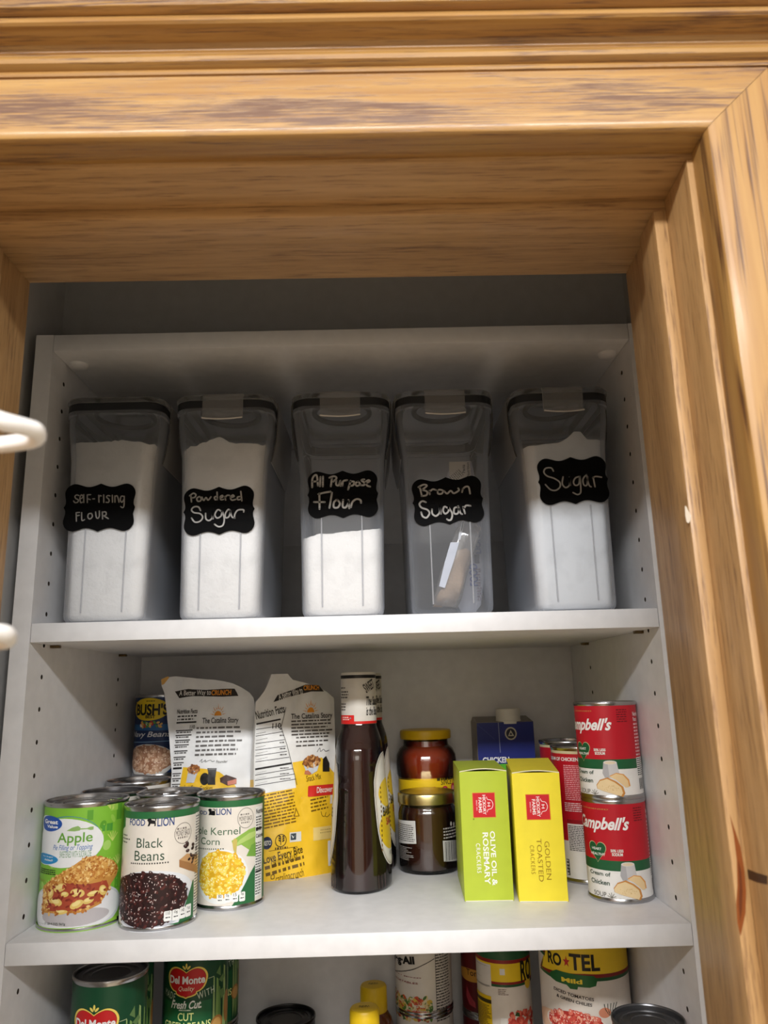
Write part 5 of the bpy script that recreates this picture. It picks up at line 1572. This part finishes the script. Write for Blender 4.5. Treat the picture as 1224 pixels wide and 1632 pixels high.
a.poly([(cx_ - 4, cy_ - 3.4), (cx_ + 4.4, cy_ - 3.4), (cx_, cy_ + 4.6)], (196, 190, 170), 2.1); a.poly([(cx_ - 1.8, cy_ - 1.8), (cx_ + 2, cy_ - 1.8), (cx_, cy_ + 1.6)], (34, 36, 50), 2.4)
a.line(SH([(29.9,167.9),(30.4,129.0)])[0], SH([(29.9,167.9),(30.4,129.0)])[1], .8, (150, 156, 190), 1.5)
a.line(SH([(0.5,166.9),(24.1,146.0)])[0], SH([(0.5,166.9),(24.1,146.0)])[1], .4, (70, 80, 140), 1.5)
a.build('front_print', lambda u, v, l: (u, y0 - .12 - l * .06, v), t, smooth=False)
cap = lathe('screw_cap', [(17.4, 166), (17.4, 170), (16.6, 171), (16.8, 184), (15.8, 185.6), (0, 185.6)], mat((226, 222, 214), .4), t, 40, off=(7, -16))

# ------------------------------------------------------------------ cracker boxes
def cracker_box(label, x, y, ang, w, d, h, c, topc, art, raise_, bulge):
    t = thing('cracker_box', label, 'box', x, y, 0, ang, 'cracker boxes standing on end')
    bm = bmesh.new()
    # walls with a rounded edge, top closed by a bowed tuck flap
    P = [(0, 0), (w, 0), (w, d), (0, d)]
    lo = [bm.verts.new((px_, py_, .4)) for px_, py_ in P]
    hi_ = [bm.verts.new((px_, py_, h)) for px_, py_ in P]
    for i in range(4):
        bm.faces.new((lo[i], lo[(i + 1) % 4], hi_[(i + 1) % 4], hi_[i]))
    bm.faces.new(lo[::-1])
    bmesh.ops.bevel(bm, geom=[e for e in bm.edges if abs(e.verts[0].co.z - e.verts[1].co.z) > 10], offset=.8, segments=2, profile=.5, affect='EDGES')
    bmesh.ops.recalc_face_normals(bm, faces=bm.faces)
    from_bm('body', bm, paper(c), t, True, 25)
    bm = bmesh.new()
    nu, nv = 10, 10
    G = []
    for top in (1, 0):
        g = []
        for j in range(nv + 1):
            r = []
            for i in range(nu + 1):
                u, v = i / nu, j / nv
                z = h - .6 + raise_ * v + bulge * math.sin(math.pi * u) * (1 - v) + (.9 if top else 0)
                r.append(bm.verts.new((.3 + u * (w - .6), (.2 if j else -.4) + v * (d - .4), z)))
            g.append(r)
        G.append(g)
    for j in range(nv):
        for i in range(nu):
            bm.faces.new((G[0][j][i], G[0][j][i + 1], G[0][j + 1][i + 1], G[0][j + 1][i]))
            bm.faces.new((G[1][j][i], G[1][j + 1][i], G[1][j + 1][i + 1], G[1][j][i + 1])).material_index = 1
    for i in range(nu):
        bm.faces.new((G[1][0][i], G[1][0][i + 1], G[0][0][i + 1], G[0][0][i])).material_index = 1
        bm.faces.new((G[0][nv][i], G[0][nv][i + 1], G[1][nv][i + 1], G[1][nv][i]))
    for j in range(nv):
        bm.faces.new((G[0][j][0], G[0][j + 1][0], G[1][j + 1][0], G[1][j][0]))
        bm.faces.new((G[0][j + 1][nu], G[0][j][nu], G[1][j][nu], G[1][j + 1][nu]))
    f = from_bm('top_flap', bm, [paper(topc), paper((238, 232, 196))], t, True, 40)
    bm = bmesh.new()
    box_bm(bm, 1, w - 1, -.3, 3, .2, 1.1, .2)
    from_bm('bottom_flap', bm, paper((238, 234, 206)), t, True)
    art.build('front_print', lambda u, v, l: (u, -.12 - l * .06, v), t, smooth=False)
    return t
def logo(a, pts, cc):
    x0, x1 = sorted((pts[0][0], pts[1][0])); y0, y1 = sorted((pts[0][1], pts[1][1]))
    a.rect(x0, y0, x1, y1, cc, 1)
    a.rect(x0 + .6, y0 + .6, x1 - .6, y1 - .6, (206, 30, 40), 1.5)
    w, h = x1 - x0, y1 - y0
    q = -math.pi / 2
    T = lambda u0, v0, u1, v1: [(x0 + u0 * w, y0 + v0 * h), (x0 + u1 * w, y0 + v1 * h)]
    a.text('HICKORY', T(.44, .12, .58, .9), (250, 236, 232), .02, rot=q)
    a.text('FARMS', T(.26, .2, .40, .8), (250, 236, 232), .02, rot=q)
    a.text('SINCE 1951', T(.16, .3, .21, .7), (250, 236, 232), 0, rot=q)
    cx, cy = x0 + .62 * w, y0 + .52 * h
    a.stroke([(cx, cy - .3 * h), (cx + .05 * w, cy - .2 * h), (cx + .2 * w, cy - .16 * h), (cx + .27 * w, cy), (cx + .2 * w, cy + .16 * h), (cx + .05 * w, cy + .2 * h), (cx, cy + .3 * h)], .55, (250, 236, 232))
    a.text('H', [(cx + .03 * w, cy - .08 * h), (cx + .15 * w, cy + .08 * h)], (250, 236, 232), .02, rot=q)
def dotgrid(a, w, h, c):
    y = 3.0
    k = 0
    while y < h - 2:
        x = 1.5 + (k % 2) * .9
        while x < w - 1:
            a.poly([(x - .18, y), (x, y - .18), (x + .18, y), (x, y + .18)], c, .4)
            x += 1.8
        y += 1.8; k += 1
q90 = -math.pi / 2
a = Art()
dotgrid(a, 50.8, 128, (136, 172, 24))
logo(a, [(12.7,106.5),(37.0,81.2)], (216, 150, 60))
a.text('OLIVE OIL &', [(29.4,67.9),(34.7,15.0)], (250, 250, 240), .02, rot=q90)
a.text('ROSEMARY', [(21.6,66.7),(27.5,16.2)], (250, 250, 240), .02, rot=q90)
a.text('CRACKERS', [(14.2,56.1),(18.6,27.4)], (250, 250, 236), .005, rot=q90, space=1.2)
a.bars([(12.5,81.1),(14.3,79.0)], 1, (120, 150, 20), .7, seed=2)
cracker_box('lime green olive oil and rosemary cracker box, left of the two cracker boxes', 428.4, 91.5, math.atan2(-1.8, 50.8), 50.8, 112, 128, (188, 204, 62), (188, 204, 62), a, 0.5, 2.6)
a = Art()
dotgrid(a, 50, 126, (226, 196, 20))
logo(a, [(12.9,104.5),(38.0,78.9)], (230, 150, 40))
a.text('GOLDEN', [(29.5,58.1),(34.4,21.3)], (160, 124, 20), -.004, rot=q90)
a.text('TOASTED', [(21.6,60.7),(26.5,19.5)], (160, 124, 20), -.004, rot=q90)
a.text('CRACKERS', [(14.3,54.3),(18.5,26.8)], (160, 124, 20), -.006, rot=q90, space=1.2)
cracker_box('bright yellow golden toasted cracker box, right of the lime green box', 483.4, 84.5, math.atan2(-3, 49.9) - .04, 50, 94, 126, (246, 226, 60), (246, 226, 60), a, 6, 2.2)

# ------------------------------------------------------------------ lower shelf
def monte_art(full):
    a = Art()
    r = 35.9
    G1, G2 = (14, 66, 40), (22, 92, 52)
    band(a, r, 5, 113, G1, 0)
    a.rect(-34, 5, 26, 60, G2, .3)
    sx = [(-25.9,94.1),(20.5,63.9)] if True else None
    x0, x1 = sx[0][0], sx[1][0]; y1, y0 = sx[0][1], sx[1][1]
    cx = (x0 + x1) / 2; w = x1 - x0; h = y1 - y0
    def shield(k, c, L):
        P = [(0, .84), (.09, .93), (.22, 1.0), (.34, .98), (.44, .88), (.5, .7), (.48, .5), (.42, .33), (.32, .22), (.26, .2), (.24, .12), (.14, .06), (.05, .03), (0, 0)]
        P = P + [(-x, y) for x, y in P[-2:0:-1]]
        a.poly([(cx + x * w * k, y0 + h * .5 + (y - .5) * h * k) for x, y in catmull(P + [P[0]], 3)[:-1]], c, L)
    shield(1.02, (236, 206, 96), 1); shield(.93, (120, 20, 20), 1.4); shield(.91, (190, 26, 30), 1.7)
    a.text('Del Monte', [(cx - .44 * w, y0 + h * .46), (cx + .44 * w, y0 + h * .72)], (232, 232, 232), .03, L=3)
    a.text('Quality', [(cx - .18 * w, y0 + h * .2), (cx + .2 * w, y0 + h * .39)], (236, 226, 200), 0, .3, 3)
    for k in (-1, 0, 1):
        a.ell(cx + k * 2.6, y0 + h * (1.0 if k else 1.06), 1.1, 2.6, (226, 206, 100), 2, -k * .8, 10)
    a.text('MADE', [(cx - w * .62, y0 - 1), (cx - w * .26, y0 + 6)], (200, 210, 190), 0, 0, 3, -.2, 1.2)
    a.text('WITH', [(cx + w * .26, y0 + 0), (cx + w * .68, y0 + 7)], (200, 210, 190), 0, 0, 3, .2, 1.2)
    a.text('Fresh Cut.', [(-20.1,61.7),(14.5,53.7)], (236, 240, 236), .025, .35)
    a.bars([(-10.0,53.3),(6.7,51.6)], 1, (200, 214, 190), .7, 3, seed=2)
    a.text('CUT', [(-10.9,49.9),(6.5,42.2)], (226, 232, 150), .01)
    a.text('GREEN BEANS', [(-29.4,40.7),(25.2,33.3)], (226, 232, 150), .01)
    for k, (xx, yt, wd) in enumerate(((735, 420, 1.6), (775, 440, 3.2), (800, 540, 2.6), (880, 280, 3.6), (930, 300, 3.0))):
        p = [(28.4,82.4),(32.8,79.6),(36.2,70.4),(44.1,89.4),(52.9,85.0)][k]
        a.poly([(p[0] - wd * .3, p[1]), (p[0] + wd * .5, p[1] - 2), (p[0] + wd * 1.6, 20), (p[0] + wd * .2, 6), (p[0] - wd * .6, 30)], [(150, 176, 110), (118, 152, 84), (96, 134, 70)][k % 3], 1 + k * .3)
    for q in ([(31.0,84.2),(36.7,90.8),(37.8,79.8)], [(34.7,76.6),(42.8,81.5),(45.0,77.5),(40.1,72.5)], [(36.3,65.5),(43.4,66.5),(45.4,59.2),(39.3,56.4)]):
        a.poly(q, (96, 128, 76), 2.8)
    a.line([(21.4,81.1),(28.4,81.6)][0], [(21.4,81.1),(28.4,81.6)][1], .5, (190, 200, 160))
    a.eb([(25.0,42.1),(41.8,26.3)], (170, 120, 60), 3); a.eb([(27.0,39.9),(38.9,27.4)], (206, 160, 90), 3.3)
    a.rect(-58, 5, -41, 100, (96, 120, 156), 1)
    a.rect(-41, 5, -40.2, 100, (200, 206, 196), 1.2)
    a.eb([(44, 30), (56, 62)], (176, 130, 70), 3)
    return a
MA = monte_art(True)
GB_ = 'stacked green bean cans on the lower shelf'
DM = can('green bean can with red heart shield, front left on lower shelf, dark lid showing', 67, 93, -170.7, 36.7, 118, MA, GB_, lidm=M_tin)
dup(DM, 129, 200, -170.7, 'green bean can right of the front left one, its lid hidden by the shelf above')
dup(DM, 52, 169, -170.7, 'green bean can mostly hidden behind the front left green bean can', .25)
dup(DM, 127, 278, -170.7, 'green bean can peeking out at right behind the second green bean can', .35)
for i, (x, y, nm) in enumerate(((67, 93, 'under the front left one'), (129, 200, 'under the second from left'), (52, 169, 'under the hidden left one'), (127, 278, 'under the rearmost one'))):
    dup(DM, x, y, ZSC, 'green bean can at the bottom of its stack, ' + nm)
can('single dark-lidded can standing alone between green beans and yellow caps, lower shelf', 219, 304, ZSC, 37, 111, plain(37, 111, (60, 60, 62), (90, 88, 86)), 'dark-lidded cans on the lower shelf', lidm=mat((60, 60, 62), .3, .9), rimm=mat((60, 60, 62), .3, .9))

# mixed vegetables
a = Art()
band(a, 36.3, 5, 106, (228, 222, 214), 0)
a.text('Veg·All', [(-57.3,63.7),(-12.4,52.1)], (20, 18, 18), .05, 0, 3, .1)
a.stroke([(-52.9,40.9),(-19.0,49.7),(-1.9,56.6),(12.6,62.8)], .9, (60, 56, 54))
a.text('7-IN-1 MIXED', [(-52.8,41.3),(-4.7,42.5)], (150, 60, 70), .01)
a.text('VEGETABLES', [(-51.2,34.6),(-9.1,36.6)], (150, 60, 70), .01)
q = [(-57.4,23.8),(7.3,-5.0)]
a.scatter(lambda x, y: y < q[0][1] - 2 - 4 * abs(math.sin(x * .3)), q, 420, 2.4, [(206, 90, 50), (70, 110, 50), (222, 190, 80), (230, 220, 180), (100, 140, 60), (190, 60, 44), (226, 206, 150)], 2, 6, asp=2.0)
a.text('NET WT', [(-15.3,11.6),(-1.4,8.9)], (240, 238, 230), .02, L=5); a.text('15 OZ (425g)', [(-23.3,6.0),(0.7,4.4)], (240, 238, 230), .02, L=5)
b = [(14.3,67.8),(37.8,-8.4)]
a.bars(b, 24, (60, 56, 54), .4, 2, seed=3, ragged=.1, word=5)
a.rect(b[0][0] - .6, b[1][1], b[0][0], b[0][1], (60, 56, 54), 2)
VEG = can('mixed vegetables can with white label beside the yellow-capped bottles, lower shelf', 393.6, 325, -177.7, 36.9, 111, a, 'vegetable cans on the lower shelf')
dup(VEG, 393.6, 325, ZSC, 'mixed vegetables can hidden beneath the other mixed vegetables can')

# diced tomatoes with chilies
def tomato_art(kind):
    a = Art()
    if kind == 'big':
        r = 50.2
        K = 'rotel'
        h = 119
        P = [(-72.8,71.3),(-53.1,71.2),(-10.9,73.8),(18.4,73.0),(59.6,72.1)]
        Z = 114
        band(a, r, 5, 114, (226, 218, 208), 0)
        yb = P[2][1]
        Q = [(-158, yb + 30), (-60, yb + 16)] + P + [(60, yb + 16), (158, yb + 30)]
        a.poly(Q + [(158, Z), (-158, Z)], (240, 204, 40), 1)
        a.stroke([(u, v - 2.2) for u, v in Q], 6.0, (30, 84, 44), 1.3, False)
        a.stroke(Q, 3.6, (130, 26, 24), 1.7, False)
        a.text('RO', [(-54.6,92.7),(-35.8,80.0)], (24, 18, 16), .03)
        a.text('TEL', [(-26.5,94.9),(6.6,78.4)], (24, 18, 16), .03)
        c = [(-29.9,85.9)][0]
        a.poly([(c[0] + (4.2 if i % 2 == 0 else 1.7) * math.sin(math.pi * i / 5), c[1] + (6 if i % 2 == 0 else 2.4) * math.cos(math.pi * i / 5)) for i in range(10)], (190, 40, 34), 3)
        a.poly([(-52.7,70.9),(-43.2,75.4),(-20.5,74.4),(-1.3,73.7),(2.9,70.3),(0.6,63.8),(-6.4,62.1),(-18.7,62.4),(-19.6,59.5),(-27.4,59.3),(-31.2,62.7),(-44.3,63.5),(-51.6,65.8)], (28, 96, 44), 3)
        a.text('Mild', [(-37.0,69.7),(-13.8,65.1)], (240, 214, 60), .04, L=4)
        a.text('DICED TOMATOES', [(-48.4,54.8),(-2.7,51.6)], (40, 30, 26), .02, 0, 3, -.12)
        a.text('& GREEN CHILIES', [(-44.9,49.0),(-5.1,45.9)], (40, 30, 26), .02, 0, 3, -.12)
        q = [(-63.3,36.3),(8.8,12.5)]
        a.eb([(-85.9,33.7),(14.4,6.9)], (226, 190, 160), 1.5)
        a.eb(q, (236, 226, 216), 2); 
        q = [(-58.1,36.7),(5.9,12.7)]
        a.eb(q, (176, 48, 40), 2.3)
        a.scatter(in_ell(q), q, 240, 2.5, [(214, 84, 70), (196, 60, 52), (230, 120, 100), (236, 160, 134)], 3, 4, asp=1.3, hi=(246, 206, 190))
        for k in range(5):
            p = [(13.2,40.4)][0]
            a.stroke([(p[0] + k * 1.2, p[1] - 6), (p[0] - 4 + k * 3, p[1]), (p[0] - 5 + k * 4, p[1] + 5)], .9, (40, 52, 30))
        a.ell([(8.3,37.2)][0][0], [(8.3,37.2)][0][1], 7, 5, (214, 140, 110), 2)
    else:
        r = 32.7
        band(a, r, 5, 97, (226, 218, 208), 0)
        yy = [q[1] for q in [(-5.2,93.0),(-5.6,86.1),(-5.8,82.2),(-7.0,62.7),(-7.2,60.0),(-7.3,57.3)]]
        a.rect(-104, yy[1], 104, 97, (36, 86, 50), 1)
        a.rect(-104, yy[2], 104, yy[1], (140, 30, 26), 1.2)
        a.rect(-104, yy[3], 104, yy[2], (240, 204, 30), 1.4)
        a.rect(-104, yy[4], 104, yy[3], (140, 30, 26), 1.2)
        a.rect(-104, yy[5], 104, yy[4], (30, 84, 44), 1)
        a.rb([(-55.3,80.2),(-20.0,56.3)], (222, 216, 210), 2)
        a.bars([(-55.4,77.8),(-20.1,78.5)], 5, (90, 80, 76), .45, 3, seed=2, ragged=.3)
        a.bars([(-55.4,65.1),(-31.9,64.4)], 3, (90, 80, 76), .4, 3, seed=3, ragged=.4)
        a.bars([(-55.3,55.6),(-21.0,57.6)], 4, (90, 80, 76), .45, 3, seed=4, ragged=.2)
        a.text('RO', [(16.7,84.3),(36.6,61.1)], (24, 18, 16), .03)
        a.rb([(-9.0,77.1),(-3.0,70.4)], (226, 222, 216), 2)
        b = [(-55.3,46.1),(-21.2,10.7)]
        a.rb(b, (226, 190, 20), 2); a.bars([(b[0][0] + 1, b[1][1]), (b[1][0] - 1, b[0][1] - 10)], 16, (70, 56, 10), .45, 3, seed=7, ragged=.2)
        a.rb([(b[0][0], b[0][1] - 4), (b[1][0], b[0][1] - 8)], (60, 50, 16), 2.5)
        a.bars([(-12.1,55.8),(0.6,48.7)], 4, (110, 80, 70), .4, 2, seed=5, ragged=.4)
        a.eb([(22.6,65.4),(34.5,52.1)], (236, 196, 60), 2.5)
        q = [(-0.5,32.2),(34.8,4.0)]
        a.scatter(lambda x, y: y < q[0][1] - 2, q, 110, 2.4, [(206, 80, 66), (186, 56, 48), (226, 116, 96)], 2, 4, asp=1.3)
        a.poly([(6.1,27.3),(8.6,31.1),(11.8,29.6),(12.5,25.7)], (50, 80, 40), 4)
        a.rr([(-10.6,25.4),(-3.0,15.8)], (236, 232, 226), 5, 1)
    return a
BIG = can('large diced tomatoes and green chilies can labelled Mild, right on the lower shelf', 574, 212, -169.7, 50.9, 119, tomato_art('big'), 'tomato cans on the lower shelf')
dup(BIG, 574, 212, ZSC, 'large diced tomatoes can hidden underneath the one labelled Mild')
SM = can('small diced tomatoes can turned to its yellow recipe panel, left of the large one', 489, 268, -187.7, 33.4, 101, tomato_art('small'), 'tomato cans on the lower shelf', lidm=M_tin)
dup(SM, 489, 268, ZSC, 'small diced tomatoes can hidden underneath the one with recipe panel')
a = Art()
band(a, 32.7, 5, 97, (96, 20, 26), 0)
a.eb([(-54.5,53.5),(2.3,38.6)], (206, 150, 60), 1)
a.text('Tomatoes', [(-32.5,52.9),(10.4,45.9)], (60, 30, 16), .01)
a.poly([(-33.4,32.5),(-27.5,22.6),(-20.2,16.0),(-19.6,9.7),(-29.4,12.3),(-35.1,20.5)], (170, 60, 70), 1)
TOM = can('dark red tomato can with amber oval squeezed behind the small diced tomatoes can', 476, 334.0, -187.7, 33.3, 101, a, 'tomato cans on the lower shelf')
dup(TOM, 476, 334.0, ZSC, 'dark red tomato can hidden underneath the other dark red one')
def flat_can(label, z, art):
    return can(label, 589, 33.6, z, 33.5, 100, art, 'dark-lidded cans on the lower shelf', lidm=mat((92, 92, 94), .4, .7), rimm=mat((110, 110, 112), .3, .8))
DK = flat_can('can with grey ringed lid at the front right corner of the lower shelf', ZSC + 100, plain(33.4, 100, (120, 40, 40), (226, 220, 212)))
dup(DK, 589, 33.6, ZSC, 'can hidden underneath the grey ringed lid at the front right')

# yellow capped bottles
def honey(label, x, y, h):
    t = thing('squeeze_bottle', label, 'bottle', x, y, ZSC, 0, 'yellow-capped bottles on the lower shelf')
    lathe('body', [(0, .3), (26, .3), (29, 3), (29, h * .5), (27, h * .62), (22, h * .74), (17, h * .79), (15, h * .8), (0, h * .8)], mat((104, 46, 14), .12, 0, .5, 1.0), t, 40)
    b = [(15, h * .79), (16.4, h * .79), (17, h * .8), (16.6, h - 3), (15.2, h - .8), (12, h), (0, h)]
    c = lathe('cap', b, mat((236, 196, 26), .4), t, 40)
    a_ = Art()
    a_.bars([(-6, -3), (6, 3)], 2, (120, 96, 14), .6, 1, seed=3, word=3)
    a_.build('cap_print', lambda u, v, l: (u, v, h + .15 + l * .05), c, smooth=False)
    return t
honey('amber squeeze bottle with yellow cap, rear and higher of the pair', 329, 305, 143)
honey('amber squeeze bottle with yellow cap, front and lower of the pair', 320, 194, 158)
t = thing('gold_lidded_jar', 'jar with pale gold lid at the bottom edge, below the mixed vegetables can', 'jar', 414, 213, ZSC)
lathe('glass', [(0, .3), (30, .3), (33, 3), (33, 90), (29, 100), (28, 108)], M_glass, t, 40)
lathe('contents', [(0, 2), (29, 2), (32, 4), (32, 90), (28, 98), (0, 99)], mat((150, 90, 40), .2, 0, .5, .6), t, 40)
lathe('lid', [(27.6, 104), (31, 104), (31.4, 105), (31.4, 117), (30.4, 118.6), (28.6, 118.4), (27, 117.4), (0, 117.4)], M_gold, t, 48)

# ------------------------------------------------------------------ door leaf and the wire rack hung on it
M_wire = mat((240, 238, 236), .35, 0, .5)
t = thing('wire_rack', 'white coated wire rack loops hung on the open door at the left edge', 'wire rack', 120, -500, 300)
def loop(name, pts, r=3.1):
    P = []
    n = len(pts)
    for i in range(n - 1):
        p0, p1, p2, p3 = (Vector(pts[max(i - 1, 0)]), Vector(pts[i]), Vector(pts[i + 1]), Vector(pts[min(i + 2, n - 1)]))
        for j in range(6):
            s = j / 6
            P.append(.5 * (2 * p1 + (p2 - p0) * s + (2 * p0 - 5 * p1 + 4 * p2 - p3) * s * s + (3 * p1 - p0 - 3 * p2 + p3) * s ** 3))
    P.append(Vector(pts[-1]))
    o = tube(name, [p - Vector((120, -500, 300)) for p in P], r, M_wire, t, 14)
    return o
loop('basket_wire', [(205.5, -545.0, 307.6), (215.3, -535.0, 306.8), (222.9, -526.0, 305.5), (226.0, -515.0, 307.1), (226.4, -508.0, 308.2), (223.1, -500.0, 308.4), (216.3, -494.0, 309.2), (203.0, -486.0, 310.9), (177.2, -474.0, 313.6), (151.1, -464.0, 316.3)])
loop('basket_wire', [(210.2, -540.0, 240.4), (217.4, -526.0, 238.2), (222.2, -512.0, 237.6), (221.3, -506.0, 237.6), (218.8, -500.0, 236.6), (213.5, -494.0, 236.6), (193.0, -480.0, 237.3), (167.5, -468.0, 238.2)])
tube('hanger_rod', [(-16, 12, -260), (-16, 12, 260)], 3, M_wire, t)
tube('hanger_rod', [(-52, -34, -260), (-52, -34, 260)], 3, M_wire, t)
d = box('door_1', 0, 34, 0, 452, 0, 2010, M_jamb_z, None, 1.5, W(-46, -846, ZF + 8))
d.rotation_euler = (0, 0, math.radians(-12))
struct(d)
k = lathe('door_knob', [(0, 0), (14, 0), (14, 3), (9, 8), (9, 22), (22, 30), (25, 40), (20, 50), (0, 53)], mat((150, 120, 70), .3, 1), d, 32)
k.rotation_euler = (0, math.radians(90), 0); k.location = (.034, .06, 1.0)
